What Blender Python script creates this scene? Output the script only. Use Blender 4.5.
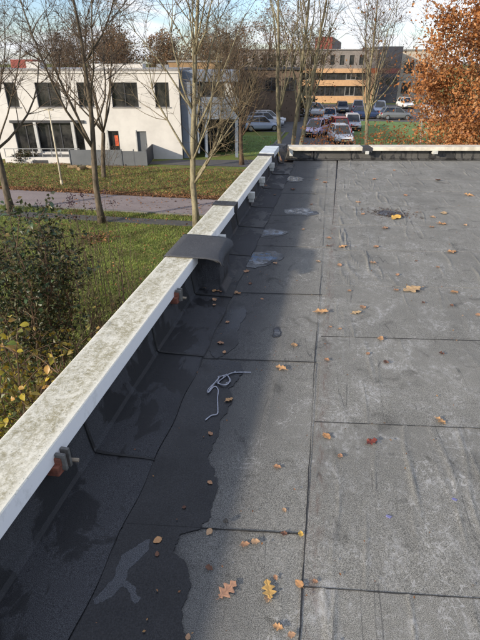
import bpy, bmesh, math, random
import numpy as np
from mathutils import Vector, Matrix, Quaternion
R = math.radians
for o in list(bpy.data.objects): bpy.data.objects.remove(o)
scn = bpy.context.scene
C = scn.collection
EYE = 5.6; RZ = 3.85                       # eye height and roof level above the ground
# ---------------------------------------------------------------- camera
cam = bpy.data.cameras.new('camera'); co = bpy.data.objects.new('camera', cam); C.objects.link(co)
cam.sensor_fit = 'HORIZONTAL'; cam.sensor_width = 36; cam.lens = 36.0; cam.clip_start = .05; cam.clip_end = 3000
PITCH = math.atan(258/480); YAW = R(10.7)
co.location = (0, 0, EYE); co.rotation_euler = (math.pi/2-PITCH, 0, YAW)
scn.camera = co
# ---------------------------------------------------------------- sky and sun
SUN_EL = R(17); SX, SY = -.72, -.69
w = bpy.data.worlds.new('World'); scn.world = w; w.use_nodes = True
nt = w.node_tree; nt.nodes.clear(); N = nt.nodes.new; K = nt.links.new
out = N('ShaderNodeOutputWorld'); bg = N('ShaderNodeBackground'); bg.inputs[1].default_value = .12
sky = N('ShaderNodeTexSky'); sky.sky_type = 'NISHITA'; sky.sun_disc = False; sky.sun_elevation = SUN_EL
sky.sun_rotation = math.atan2(SX, SY); sky.air_density = 1.0; sky.dust_density = .6; sky.ozone_density = 1.5
tc = N('ShaderNodeTexCoord'); mp = N('ShaderNodeMapping'); mp.inputs['Scale'].default_value = (2.2, 2.2, 11)
no = N('ShaderNodeTexNoise'); no.inputs['Scale'].default_value = 2.0; no.inputs['Detail'].default_value = 7; no.inputs['Roughness'].default_value = .55
no.inputs['Distortion'].default_value = .3
cr = N('ShaderNodeValToRGB'); cr.color_ramp.elements[0].position = .42; cr.color_ramp.elements[1].position = .56
cr.color_ramp.elements[1].color = (.92, .92, .92, 1)
mx = N('ShaderNodeMix'); mx.data_type = 'RGBA'; mx.inputs[7].default_value = (5.4, 5.55, 5.9, 1)
K(tc.outputs['Generated'], mp.inputs[0]); K(mp.outputs[0], no.inputs['Vector']); K(no.outputs[0], cr.inputs[0])
K(cr.outputs[0], mx.inputs[0]); tn = N('ShaderNodeMix'); tn.data_type = 'RGBA'; tn.blend_type = 'MULTIPLY'; tn.inputs[0].default_value = 1; tn.inputs[7].default_value = (.86, .95, 1.22, 1); K(sky.outputs[0], tn.inputs[6]); K(tn.outputs[2], mx.inputs[6]); K(mx.outputs[2], bg.inputs[0]); K(bg.outputs[0], out.inputs[0])
sl = bpy.data.lights.new('sun', 'SUN'); sl.energy = 3.6; sl.angle = R(1.8); sl.color = (1, .88, .71)
so = bpy.data.objects.new('sun', sl); C.objects.link(so); so.location = (-20, -20, 30)
sd = Vector((SX*math.cos(SUN_EL)/math.hypot(SX, SY), SY*math.cos(SUN_EL)/math.hypot(SX, SY), math.sin(SUN_EL)))
so.rotation_euler = sd.to_track_quat('Z', 'Y').to_euler()
scn.view_settings.view_transform = 'Standard'; scn.view_settings.look = 'None'; scn.view_settings.gamma = 1
scn.view_settings.exposure = .72
scn.render.resolution_x = 768; scn.render.resolution_y = 1024

# ---------------------------------------------------------------- materials
MATS = {}
class MT:
    """small node helper: world-position based procedural colours"""
    def __init__(s, name, rough=.8, metal=0, spec=.5):
        s.m = bpy.data.materials.new(name); s.m.use_nodes = True; s.nt = s.m.node_tree
        s.b = s.nt.nodes['Principled BSDF']; s.b.inputs['Roughness'].default_value = rough
        s.b.inputs['Metallic'].default_value = metal; s.b.inputs['Specular IOR Level'].default_value = spec
        MATS[name] = s.m
        g = s.nt.nodes.new('ShaderNodeNewGeometry'); s.geo = g; s.pos = g.outputs['Position']
    def n(s, t): return s.nt.nodes.new(t)
    def k(s, a, b): s.nt.links.new(a, b)
    def noise(s, scale, detail=4, rough=.6, sc=(1, 1, 1), dist=0, vec=None):
        mp = s.n('ShaderNodeMapping'); mp.inputs['Scale'].default_value = sc; s.k(vec or s.pos, mp.inputs[0])
        t = s.n('ShaderNodeTexNoise'); t.inputs['Scale'].default_value = scale; t.inputs['Detail'].default_value = detail
        t.inputs['Roughness'].default_value = rough; t.inputs['Distortion'].default_value = dist
        s.k(mp.outputs[0], t.inputs['Vector']); return t.outputs[0]
    def ramp(s, v, stops):
        r = s.n('ShaderNodeValToRGB'); e = r.color_ramp.elements
        while len(e) < len(stops): e.new(.5)
        for i, (p, c) in enumerate(stops):
            e[i].position = p; e[i].color = (*c, 1) if isinstance(c, tuple) else (c, c, c, 1)
        s.k(v, r.inputs[0]); return r.outputs[0]
    def mix(s, f, a, b, mode='MIX'):
        m = s.n('ShaderNodeMix'); m.data_type = 'RGBA'; m.blend_type = mode
        for i, v in ((0, f), (6, a), (7, b)):
            if hasattr(v, 'is_linked') or hasattr(v, 'links'): s.k(v, m.inputs[i])
            elif i == 0: m.inputs[0].default_value = v
            else: m.inputs[i].default_value = (*v, 1)
        return m.outputs[2]
    def math(s, op, a, b=0.):
        m = s.n('ShaderNodeMath'); m.operation = op
        for i, v in ((0, a), (1, b)):
            if hasattr(v, 'links'): s.k(v, m.inputs[i])
            else: m.inputs[i].default_value = v
        return m.outputs[0]
    def axis(s, i, lo, hi, wob=0):
        x = s.n('ShaderNodeSeparateXYZ'); s.k(s.pos, x.inputs[0]); v = x.outputs[i]
        if wob:
            v = s.math('ADD', v, s.math('MULTIPLY', s.math('SUBTRACT', s.noise(2.2, 5), .5), wob))
        r = s.n('ShaderNodeMapRange'); r.inputs[1].default_value = lo; r.inputs[2].default_value = hi
        r.interpolation_type = 'SMOOTHSTEP'; s.k(v, r.inputs[0]); return r.outputs[0]
    def col(s, c): s.k(c, s.b.inputs['Base Color']); return s
    def rough(s, v): s.k(v, s.b.inputs['Roughness']); return s
    def bump(s, h, d=.01, st=.6):
        b = s.n('ShaderNodeBump'); b.inputs['Distance'].default_value = d; b.inputs['Strength'].default_value = st
        s.k(h, b.inputs['Height']); s.k(b.outputs[0], s.b.inputs['Normal']); return s
def simple(name, a, b=None, scale=6, rough=.7, metal=0, spec=.5, bump=0, sc=(1, 1, 1), lo=.35, hi=.65):
    m = MT(name, rough, metal, spec)
    if b is None: b = tuple(x*.75 for x in a)
    n = m.noise(scale, 6, .65, sc); m.col(m.ramp(n, [(lo, b), (hi, a)]))
    if bump: m.bump(n, bump)
    return m.m
def island(name, cols, rough=.6, obj=False, trans=0, spec=.4):
    """leaf-like: one colour for each loose piece (or each object)"""
    m = MT(name, rough, 0, spec)
    if obj:
        oi = m.n('ShaderNodeObjectInfo'); v = oi.outputs['Random']
    else: v = m.geo.outputs['Random Per Island']
    st = [(i/max(1, len(cols)-1), c) for i, c in enumerate(cols)]
    c = m.ramp(v, st)
    c = m.mix(.5, c, m.ramp(m.noise(60 if obj else 9, 3), [(.35, .55), (.65, 1.)]), 'MULTIPLY')
    if not obj: c = m.mix(.9, c, m.ramp(m.noise(1.1, 4, .6), [(.34, (.50, .46, .44)), (.5, (.9, .9, .9)), (.66, (1.2, 1.15, 1.05))]), 'MULTIPLY')
    m.col(c)
    if trans:
        t = m.n('ShaderNodeBsdfTranslucent'); m.k(c, t.inputs[0]); ms = m.n('ShaderNodeMixShader'); ms.inputs[0].default_value = trans
        m.k(m.b.outputs[0], ms.inputs[1]); m.k(t.outputs[0], ms.inputs[2])
        o = [x for x in m.nt.nodes if x.type == 'OUTPUT_MATERIAL'][0]; m.k(ms.outputs[0], o.inputs[0])
    return m.m

# roofing felt: mineral granules, darker towards the gutter side, scuffs
def felt(name, light, dark, gutter_dark, rust=True, blot=False):
    m = MT(name, .92, 0, .25)
    sp = m.noise(330, 2, .75); big = m.noise(1.3, 6, .6)
    c = m.ramp(big, [(.3, dark), (.7, light)])
    if gutter_dark:
        f = m.axis(0, -.62, .05, .25); c = m.mix(f, (.074, .074, .075), c)
    gr = m.ramp(sp, [(.33, .28), (.5, .92), (.69, 1.95)])
    c = m.mix(1.0, c, gr, 'MULTIPLY')
    if rust:   # pale scuffs and chalky streaks
        s1 = m.ramp(m.noise(4.2, 10, .8, (1.3, .9, 1), .5), [(.50, 0.), (.66, 1.)])
        s2 = m.ramp(m.noise(46, 6, .8, (1, .6, 1)), [(.44, 0.), (.60, 1.)])
        band = m.math('MULTIPLY', m.axis(0, -.2, .12, .1), m.math('SUBTRACT', 1.25, m.axis(0, .5, 2.2, .8)))
        f = m.math('MULTIPLY', m.math('MULTIPLY', s1, s2), m.math('MULTIPLY', band, .8))
        c = m.mix(f, c, (.46, .455, .44))
        # curled pale scratches and fine dark buckle lines
        def line(v, wd_): return m.ramp(m.math('ABSOLUTE', m.math('SUBTRACT', v, .5)), [(0., 1.), (wd_, 0.)])
        l1 = m.math('MAXIMUM', line(m.noise(5.5, 3, .6, (1, 1, 1), 1.2), .012), line(m.noise(9.5, 3, .55, (1, .8, 1), .9), .012))
        l1 = m.math('MULTIPLY', l1, m.ramp(m.noise(2.6, 3, .6), [(.46, 0.), (.60, 1.)])); l1 = m.math('MULTIPLY', l1, m.ramp(m.noise(60, 3), [(.38, 0.), (.55, 1.)]))
        c = m.mix(m.math('MULTIPLY', m.math('MULTIPLY', l1, .75), m.axis(0, -.45, -.1, .1)), c, (.50, .49, .47))
        dl = m.math('MULTIPLY', line(m.noise(2.6, 2.5, .5, (1.9, .14, 1), .05), .0045), m.ramp(m.noise(2.3, 4, .7, (1, 1.4, 1)), [(.50, 0.), (.56, 1.)]))
        c = m.mix(m.math('MULTIPLY', dl, .7), c, (.06, .06, .06))
        # brown lichen trickle along the long lap
        near = m.math('SUBTRACT', 1, m.math('MINIMUM', 1, m.math('MULTIPLY', m.math('ABSOLUTE', m.math('SUBTRACT', m.axis(0, -1, 1), .545)), 26)))
        f2 = m.math('MULTIPLY', m.math('MULTIPLY', near, m.ramp(m.noise(14, 6, .7, (2, .6, 1)), [(.45, 0.), (.65, 1.)])), .55)
        c = m.mix(f2, c, (.12, .065, .05))
        dk = m.ramp(m.noise(5.5, 7, .7, (1, 1, 1), .8), [(.30, .45), (.44, 1.)])
        c = m.mix(.8, c, dk, 'MULTIPLY')
    if blot:
        bl = m.math('MULTIPLY', m.ramp(m.noise(3.4, 7, .62, (1.4, .8, .5), .4), [(.50, 0.), (.53, 1.)]), 1.)
        c = m.mix(m.math('MULTIPLY', bl, .72), c, (.014, .014, .015)); m.rough(m.math('SUBTRACT', .92, m.math('MULTIPLY', bl, .55)))
    m.col(c)
    m.bump(m.math('ADD', sp, m.math('MULTIPLY', m.noise(16, 5), 1.2)), .005, .55)
    return m.m
FELT = felt('roof_felt', (.262, .252, .222), (.192, .186, .166), True)
FELTD = felt('dark_felt', (.060, .061, .066), (.042, .043, .047), False, False, True)
FELTSUN = felt('sunlit_felt', (.125, .12, .112), (.09, .087, .082), False, False, True)  # lighter felt copy: sunlight on the end wall put into its colour
FELTC = felt('cover_felt', (.085, .088, .095), (.06, .062, .068), False, False)
BIT = simple('bitumen', (.012, .012, .013), (.02, .02, .02), 30, .5, bump=.01)
m = MT('wet_felt', .3, 0, .35); g = m.noise(170, 2, .7); m.col(m.mix(1., m.ramp(m.noise(3, 5), [(.3, (.014, .014, .015)), (.7, (.024, .024, .026))]), m.ramp(g, [(.4, .6), (.65, 1.5)]), 'MULTIPLY'))
m.rough(m.ramp(m.noise(4.5, 4), [(.4, .18), (.62, .5)])); m.bump(g, .003, .35); WET = m.m
m = MT('puddle_water', .05, 0, .7); pm_ = m.noise(14, 6, .65); m.col(m.ramp(pm_, [(.40, (.018, .019, .022)), (.56, (.030, .034, .045)), (.68, (.09, .10, .12))])); m.rough(m.ramp(pm_, [(.44, .45), (.50, .05)])); m.bump(m.math('MULTIPLY', m.noise(260, 2), m.ramp(pm_, [(.44, 1.), (.50, 0.)])), .004, .5); WATER = m.m
# coping boards: white paint, moss and lichen on the upper face
m = MT('coping_paint', .55, 0, .4)
xn = m.n('ShaderNodeSeparateXYZ'); m.k(m.geo.outputs['Normal'], xn.inputs[0]); up = m.ramp(xn.outputs[2], [(.5, 0.), (.8, 1.)])
d1 = m.ramp(m.noise(7, 9, .78, (1.6, .8, 1), .8), [(.36, 0.), (.54, 1.)]); d2 = m.ramp(m.noise(42, 8, .85), [(.42, .12), (.54, 1.)])
edge = m.math('MULTIPLY', m.axis(0, -1.305, -1.265, .03), m.math('SUBTRACT', 1, m.axis(0, -1.105, -1.065, .03)))
fy = m.axis(1, 9, 11); edge = m.math('MAXIMUM', edge, fy)
c = m.mix(m.math('MULTIPLY', m.math('MULTIPLY', m.math('MULTIPLY', d1, d2), edge), .95), (.72, .69, .58), (.30, .265, .155))
d3 = m.ramp(m.noise(11, 8, .8, (1, 1, 1), .5), [(.58, 0.), (.70, 1.)]); c = m.mix(m.math('MULTIPLY', d3, .85), c, (.09, .09, .07))
c = m.mix(m.ramp(m.noise(95, 4, .85), [(.56, 0.), (.66, .8)]), c, (.13, .13, .09))
side = m.mix(m.ramp(m.noise(9, 8, .75, (1, 1, .6)), [(.56, 0.), (.78, .6)]), (.84, .84, .84), (.36, .36, .33))
m.col(m.mix(up, side, c)); m.bump(m.noise(40, 5), .003, .4); COPE = m.m
m = MT('cream_coping_paint', .5, 0, .4); m.col(m.ramp(m.noise(6, 6, .7), [(.35, (.50, .45, .36)), (.6, (.72, .67, .56))])); COPE2 = m.m
m = MT('end_plate_paint', .5, 0, .4); m.col(m.ramp(m.noise(6, 6, .7), [(.35, (.42, .46, .48)), (.6, (.62, .67, .70))])); COPE3 = m.m
REDB = simple('red_block', (.24, .08, .05), (.12, .045, .03), 25, .8, bump=.01)
CLIP = simple('grey_clip', (.17, .165, .15), (.08, .08, .075), 30, .6)
CREAMCLIP = simple('pale_clip', (.62, .62, .58), (.40, .40, .37), 20, .6)
WOOD = simple('weathered_wood', (.36, .30, .22), (.20, .16, .12), 30, .8)
BRICK = simple('brown_brick', (.22, .12, .08), (.14, .08, .06), 30, .9)
# grounds
m = MT('lawn', .95, 0, .1); n1 = m.noise(.55, 7, .65); n2 = m.noise(7, 5, .7)
c = m.ramp(n1, [(.32, (.17, .165, .06)), (.5, (.17, .21, .055)), (.68, (.20, .25, .07))]); c = m.mix(.8, c, m.ramp(n2, [(.3, .55), (.7, 1.15)]), 'MULTIPLY')
c = m.mix(m.ramp(m.noise(1.6, 8, .75), [(.50, 0.), (.64, .7)]), c, (.22, .15, .085)); m.col(c); m.bump(m.noise(25, 5), .06, .8); LAWN = m.m
m = MT('leafy_verge', .95, 0, .1); c = m.ramp(m.noise(1.3, 8, .75), [(.34, (.16, .17, .055)), (.5, (.21, .16, .075)), (.66, (.27, .15, .075))])
c = m.mix(.8, c, m.ramp(m.noise(9, 6, .7), [(.3, .5), (.7, 1.2)]), 'MULTIPLY'); m.col(c); m.bump(m.noise(14, 5), .06, .8); VERGE = m.m
m = MT('path_asphalt', .9, 0, .3); c = m.ramp(m.noise(.9, 7, .7, (.5, 1.6, 1)), [(.3, (.20, .165, .16)), (.7, (.28, .235, .225))]); c = m.mix(1., c, m.ramp(m.noise(45, 3, .7), [(.35, .75), (.65, 1.2)]), 'MULTIPLY')
m.col(c); m.bump(m.noise(60, 3), .01, .4); ROAD = m.m
ASPH = simple('dark_asphalt', (.105, .10, .10), (.07, .07, .072), 1.5, .9)
KERB = simple('kerb_concrete', (.20, .19, .17), (.12, .115, .105), 3, .9)
SLAB = simple('footway_slabs', (.085, .08, .072), (.055, .052, .048), 3, .9)
# vegetation
GRASS = island('grass_blades', [(.25, .33, .075), (.20, .28, .06), (.30, .31, .10), (.23, .31, .065), (.33, .26, .12)], .7, trans=.25)
DRYG = island('dry_stalk_leaf', [(.14, .13, .045), (.09, .10, .035), (.13, .10, .055), (.06, .08, .03)], .8, trans=.2)
LITTER = island('leaf_litter', [(.22, .09, .035), (.28, .13, .05), (.16, .075, .04), (.33, .19, .08), (.12, .06, .035)], .8)
def bark(name, a, b, sc=9):
    m = MT(name, .9, 0, .2); n = m.noise(sc, 7, .7, (1, 1, .35)); m.col(m.ramp(n, [(.36, b), (.62, a)])); m.bump(n, .02, .6); return m.m
BARK = bark('grey_brown_bark', (.15, .12, .085), (.055, .045, .033))
BARKG = bark('olive_bark', (.30, .265, .17), (.13, .11, .075))
BARKB = bark('brown_bark', (.15, .10, .065), (.07, .05, .035))
BIRCH = bark('white_birch_bark', (.62, .60, .55), (.22, .20, .18), 14)
TWIG = simple('twig_bark', (.115, .082, .056), (.07, .05, .035), 4, .9)
TWIGG = simple('olive_twig_bark', (.165, .125, .07), (.09, .07, .042), 4, .9)
OAKL = island('oak_leaves', [(.46, .19, .06), (.56, .27, .10), (.36, .13, .045), (.60, .34, .16), (.50, .20, .06), (.26, .11, .05)], .55, trans=.3)
RUSS = island('russet_leaves', [(.46, .17, .06), (.40, .12, .05), (.52, .25, .08), (.30, .11, .055), (.26, .20, .07)], .55, trans=.3)
BROWNT = island('brown_twig_mass', [(.20, .115, .06), (.25, .14, .07), (.15, .09, .05), (.20, .15, .08)], .8, trans=.15)
HEDG = island('hedge_leaves', [(.05, .06, .02), (.09, .065, .03), (.035, .05, .018), (.12, .07, .03)], .7, trans=.1)
DKGR = island('dark_green_leaves', [(.03, .055, .022), (.05, .075, .03), (.025, .045, .018), (.075, .09, .03), (.11, .09, .035)], .45, trans=.2)
YELL = island('yellowing_leaves', [(.05, .075, .018), (.09, .11, .025), (.42, .30, .035), (.07, .085, .02), (.20, .17, .03), (.04, .06, .015)], .45, trans=.3)
YLOBJ = island('yellowing_big_leaf', [(.14, .19, .03), (.38, .32, .035), (.60, .44, .04), (.26, .22, .05), (.62, .34, .09), (.12, .17, .03)], .4, obj=True, trans=.3)
DGOBJ = island('green_big_leaf', [(.04, .085, .035), (.07, .12, .045), (.05, .09, .04), (.14, .14, .045), (.19, .13, .04)], .35, obj=True, trans=.25)
SEED = simple('dark_seedhead', (.05, .02, .035), (.03, .015, .02), 20, .9)
LEAFM = {k: island('fallen_leaf_'+n, v, .6, obj=True) for k, n, v in [
    ('s', 'tan', [(.42, .23, .12), (.34, .18, .10), (.47, .30, .17)]), ('b', 'brown', [(.17, .08, .045), (.12, .055, .035)]),
    ('o', 'orange', [(.50, .27, .12), (.52, .24, .08)]), ('k', 'oak_tan', [(.42, .23, .14), (.40, .22, .13)]), ('K', 'oak_yellow', [(.58, .36, .11), (.55, .33, .10)]),
    ('c', 'ochre', [(.48, .28, .13), (.42, .22, .10)]), ('y', 'yellow', [(.62, .38, .08), (.58, .30, .07)]), ('t', 'pale', [(.48, .33, .17), (.42, .28, .15)]), ('r', 'red', [(.20, .045, .03), (.16, .04, .03)])]}
# buildings and cars
WHITEW = simple('cream_render', (.67, .65, .61), (.53, .51, .48), .8, .85, bump=.004, lo=.25, hi=.6)
GREYW = simple('blue_grey_cladding', (.20, .235, .29), (.15, .18, .23), 1.5, .6)
SLATE_SHADE = simple('slate_and_shade', (.05, .052, .065), (.035, .037, .047), 2, .6)  # slate colour, with the shade of turned-away faces put into it
TAUPE = simple('taupe_cladding', (.27, .235, .21), (.21, .185, .165), 2, .8)
ORNG = simple('orange_brick_band', (.62, .38, .20), (.50, .30, .16), 3, .8)
ORNG2 = simple('red_orange_panel', (.62, .16, .05), (.5, .12, .04), 3, .8)
MAROON = simple('maroon_panel', (.16, .05, .05), (.11, .04, .04), 3, .8)
REDP = simple('red_plant_room', (.27, .06, .04), (.20, .045, .035), 3, .7)
TANB = simple('tan_brick', (.34, .22, .11), (.27, .17, .09), 3, .9)
FRAME = simple('dark_frame', (.05, .052, .055), (.035, .035, .04), 5, .5)
WFR = simple('white_frame', (.55, .55, .53), (.45, .45, .43), 5, .5)
FENCE = simple('grey_board', (.135, .145, .155), (.105, .115, .125), 1.2, .65)
ROOFE = simple('roof_edge_metal', (.30, .29, .28), (.22, .21, .2), 3, .6)
POSTR = simple('orange_poster_print', (.75, .14, .03), (.35, .05, .03), 5, .6)
m = MT('window_glass', .12, 0, .5); m.col(m.ramp(m.noise(1.1, 5, .7), [(.4, (.012, .013, .014)), (.65, (.06, .058, .055))])); GLASS = m.m
m = MT('car_glass', .06, 0, .8); m.col(m.ramp(m.noise(2, 2), [(.4, (.012, .014, .016)), (.65, (.03, .034, .04))])); CGL = m.m
BLIND = simple('window_blind', (.30, .29, .27), (.22, .21, .2), 3, .8)
TYRE = simple('tyre_rubber', (.02, .02, .02), (.015, .015, .015), 9, .9)
RIM = simple('wheel_rim', (.45, .45, .46), (.35, .35, .36), 9, .35, metal=.8)
LAMPW = simple('headlight_lens', (.75, .77, .8), (.6, .62, .65), 9, .1)
LAMPR = simple('tail_lamp', (.35, .02, .02), (.25, .015, .015), 9, .2)
PLATE = simple('number_plate', (.6, .55, .3), (.55, .5, .25), 9, .4)
BLACKP = simple('black_plastic', (.025, .025, .027), (.02, .02, .02), 9, .6)
POLE = simple('pale_pole_paint', (.62, .56, .42), (.48, .43, .32), 4, .6)
CORD = simple('cord_fibre', (.46, .47, .52), (.24, .25, .30), 60, .8)
BLUE = simple('blue_paint_mark', (.15, .15, .36), (.20, .20, .30), 40, .8)
LOGB = simple('cut_log', (.38, .27, .13), (.12, .08, .05), 8, .9)
METAL = simple('galvanised_rail', (.35, .36, .37), (.27, .28, .29), 6, .45, metal=.5)
PEB = simple('dark_pebble', (.03, .03, .032), (.02, .02, .02), 40, .8)
DEBR = island('rotting_leaf_bits', [(.09, .055, .04), (.13, .08, .05), (.06, .042, .034), (.17, .10, .06)], .6)
def paint(name, c): return simple(name, c, tuple(x*.9 for x in c), 2, .22, metal=.15, spec=.6)

# ---------------------------------------------------------------- mesh helpers
class MB:
    def __init__(s): s.v = []; s.f = []
    def add(s, vs, fs):
        b = len(s.v); s.v += [tuple(x) for x in vs]; s.f += [tuple(i+b for i in f) for f in fs]
    def box(s, x0, x1, y0, y1, z0, z1):
        s.add([(x0, y0, z0), (x1, y0, z0), (x1, y1, z0), (x0, y1, z0), (x0, y0, z1), (x1, y0, z1), (x1, y1, z1), (x0, y1, z1)],
              [(0, 3, 2, 1), (4, 5, 6, 7), (0, 1, 5, 4), (1, 2, 6, 5), (2, 3, 7, 6), (3, 0, 4, 7)]); return s
    def tube(s, pts, rad, n=6, cap=True):
        pts = [Vector(p) for p in pts]; m = len(pts)
        if not hasattr(rad, '__len__'): rad = [rad]*m
        b = len(s.v); t0 = (pts[1]-pts[0]).normalized(); a = t0.orthogonal().normalized()
        for i, p in enumerate(pts):
            t = (pts[min(i+1, m-1)]-pts[max(i-1, 0)]).normalized(); a = (a-t*a.dot(t))
            a = a.normalized() if a.length > 1e-6 else t.orthogonal().normalized()
            c = t.cross(a)
            for k in range(n):
                an = 2*math.pi*k/n; q = p+(a*math.cos(an)+c*math.sin(an))*rad[i]; s.v.append((q.x, q.y, q.z))
        for i in range(m-1):
            for k in range(n):
                k2 = (k+1) % n; s.f.append((b+i*n+k, b+i*n+k2, b+(i+1)*n+k2, b+(i+1)*n+k))
        if cap: s.f.append(tuple(b+k for k in range(n))[::-1]); s.f.append(tuple(b+(m-1)*n+k for k in range(n)))
        return s
    def prism(s, poly, z0, z1):
        n = len(poly); s.add([(x, y, z0) for x, y in poly]+[(x, y, z1) for x, y in poly],
            [tuple(range(n))[::-1], tuple(range(n, 2*n))]+[(i, (i+1) % n, n+(i+1) % n, n+i) for i in range(n)]); return s
    def build(s, name, mat, parent=None, smooth=False, bevel=0, loc=None, recalc=False):
        me = bpy.data.meshes.new(name); me.from_pydata(s.v, [], s.f); me.materials.append(mat); me.update()
        if smooth: me.polygons.foreach_set('use_smooth', [True]*len(me.polygons))
        if recalc:
            b = bmesh.new(); b.from_mesh(me); bmesh.ops.recalc_face_normals(b, faces=b.faces); b.to_mesh(me); b.free()
        o = bpy.data.objects.new(name, me); C.objects.link(o); o.parent = parent
        if loc: o.location = loc
        if bevel:
            bv = o.modifiers.new('bevel', 'BEVEL'); bv.width = bevel; bv.segments = 2; bv.limit_method = 'ANGLE'
        return o
def nb(): return MB()
def box(name, mat, parent, *d, bevel=0): return MB().box(*d).build(name, mat, parent, bevel=bevel)
def tag(o, label=None, cat=None, group=None, kind=None):
    if label: o['label'] = label
    if cat: o['category'] = cat
    if group: o['group'] = group
    if kind: o['kind'] = kind
    return o
def empty(name, loc=(0, 0, 0), rz=0):
    o = bpy.data.objects.new(name, None); C.objects.link(o); o.location = loc; o.rotation_euler = (0, 0, rz); o.empty_display_size = .2; return o
def kids(o): return [c for c in bpy.data.objects if c.parent == o]
def copy_tree(o, parent=None):
    c = o.copy(); C.objects.link(c); c.parent = parent
    for ch in kids(o): copy_tree(ch, c)
    return c
def sheet(name, poly, z, mat, parent=None, kind='structure'):
    o = MB(); o.add([(x, y, z) for x, y in poly], [tuple(range(len(poly)))]); ob = o.build(name, mat, parent)
    if kind: ob['kind'] = kind
    return ob
def mesh_np(name, V, F, mat, parent=None, smooth=False):
    me = bpy.data.meshes.new(name); me.vertices.add(len(V)); me.vertices.foreach_set('co', V.astype(np.float32).ravel())
    k = F.shape[1]; me.loops.add(F.size); me.loops.foreach_set('vertex_index', F.astype(np.int32).ravel())
    me.polygons.add(len(F)); me.polygons.foreach_set('loop_start', np.arange(0, F.size, k, dtype=np.int32))
    me.update(calc_edges=True); me.materials.append(mat)
    me.polygons.foreach_set('use_smooth', [smooth]*len(me.polygons))
    o = bpy.data.objects.new(name, me); C.objects.link(o); o.parent = parent; return o
rs = np.random.RandomState(5)
def leaves(name, P, size, mat, parent=None, flat=0., kind='stuff', asp=.62):
    """folded leaf quads at points P (two faces each)"""
    n = len(P); d = rs.normal(size=(n, 3)); d[:, 2] *= (1-flat); d /= np.linalg.norm(d, axis=1)[:, None]
    e = rs.normal(size=(n, 3)); e[:, 2] *= (1-flat); e -= d*(e*d).sum(1)[:, None]; e /= np.linalg.norm(e, axis=1)[:, None]
    nn = np.cross(d, e); s = (size*rs.uniform(.6, 1.3, n))[:, None]
    A = P-d*s*.5; B = P+e*s*.5*asp+nn*s*.12; D = P-e*s*.5*asp+nn*s*.12; Cc = P+d*s*.5
    V = np.stack([A, B, Cc, D], 1).reshape(-1, 3); i = np.arange(n)*4
    F = np.concatenate([np.stack([i, i+1, i+2], 1), np.stack([i, i+2, i+3], 1)])
    o = mesh_np(name, V, F, mat, parent)
    if kind: o['kind'] = kind
    return o
def clumps(center, rad, n, nc, cr, seed, zmin=None, shell=.45):
    r = np.random.RandomState(seed); d = r.normal(size=(nc, 3)); d /= np.linalg.norm(d, axis=1)[:, None]
    rr = r.uniform(shell**3, 1, nc)**(1/3.); cc = np.array(center)+d*rr[:, None]*np.array(rad)
    w_ = r.uniform(.4, 1.6, nc); idx = r.choice(nc, n, p=w_/w_.sum())
    P = cc[idx]+r.normal(size=(n, 3))*cr*r.uniform(.5, 1.2, nc)[idx][:, None]
    if zmin is not None: P[:, 2] = np.maximum(P[:, 2], zmin+r.uniform(0, .3, n))
    return P

# ---------------------------------------------------------------- ground and roads
sheet('ground', [(-900, -700), (900, -700), (900, 1600), (-900, 1600)], 0, LAWN)
sheet('leafy_verge', [(-60, 21.7), (-1.8, 21.1), (-2.6, 28.2), (-60, 30.2)], .006, VERGE)
sheet('tarmac_lane', [(-60, 18.85), (30, 18.85), (30, 21.3), (-6.4, 21.35), (-60, 21.75)], .05, ROAD)
MB().box(-60, 30, 18.72, 18.84, -.1, .08).build('kerb', KERB)['kind'] = 'structure'
sheet('footway', [(-60, 17.35), (30, 17.35), (30, 18.05), (-60, 18.05)], .012, SLAB)
sheet('forecourt', [(-12.6, 29.2), (-2.2, 29.6), (-2.2, 32.4), (-10.2, 31.0)], .012, ASPH)
sheet('driveway', [(-4.5, 31.5), (1.1, 31.5), (1.3, 46.3), (-4.2, 46.3)], .016, ASPH)
MB().box(-4.65, -4.52, 32, 46.2, -.1, .12).build('kerb', KERB)['kind'] = 'structure'
MB().box(1.32, 1.45, 36, 46.2, -.1, .12).build('kerb', KERB)['kind'] = 'structure'
sheet('car_park', [(-26, 46.3), (30, 46.3), (30, 81), (-26, 81)], .012, ASPH)

LB = simple('bright_lawn', (.135, .24, .05), (.10, .14, .04), 1.3, .95, bump=.05)
sheet('grass_patch', [(1.5, 36), (14, 36), (14, 57), (1.5, 57)], .02, LB)
sheet('grass_patch', [(-14, 33.5), (-4.7, 33.5), (-4.7, 43.5), (-14, 43.5)], .006, LB)

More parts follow.
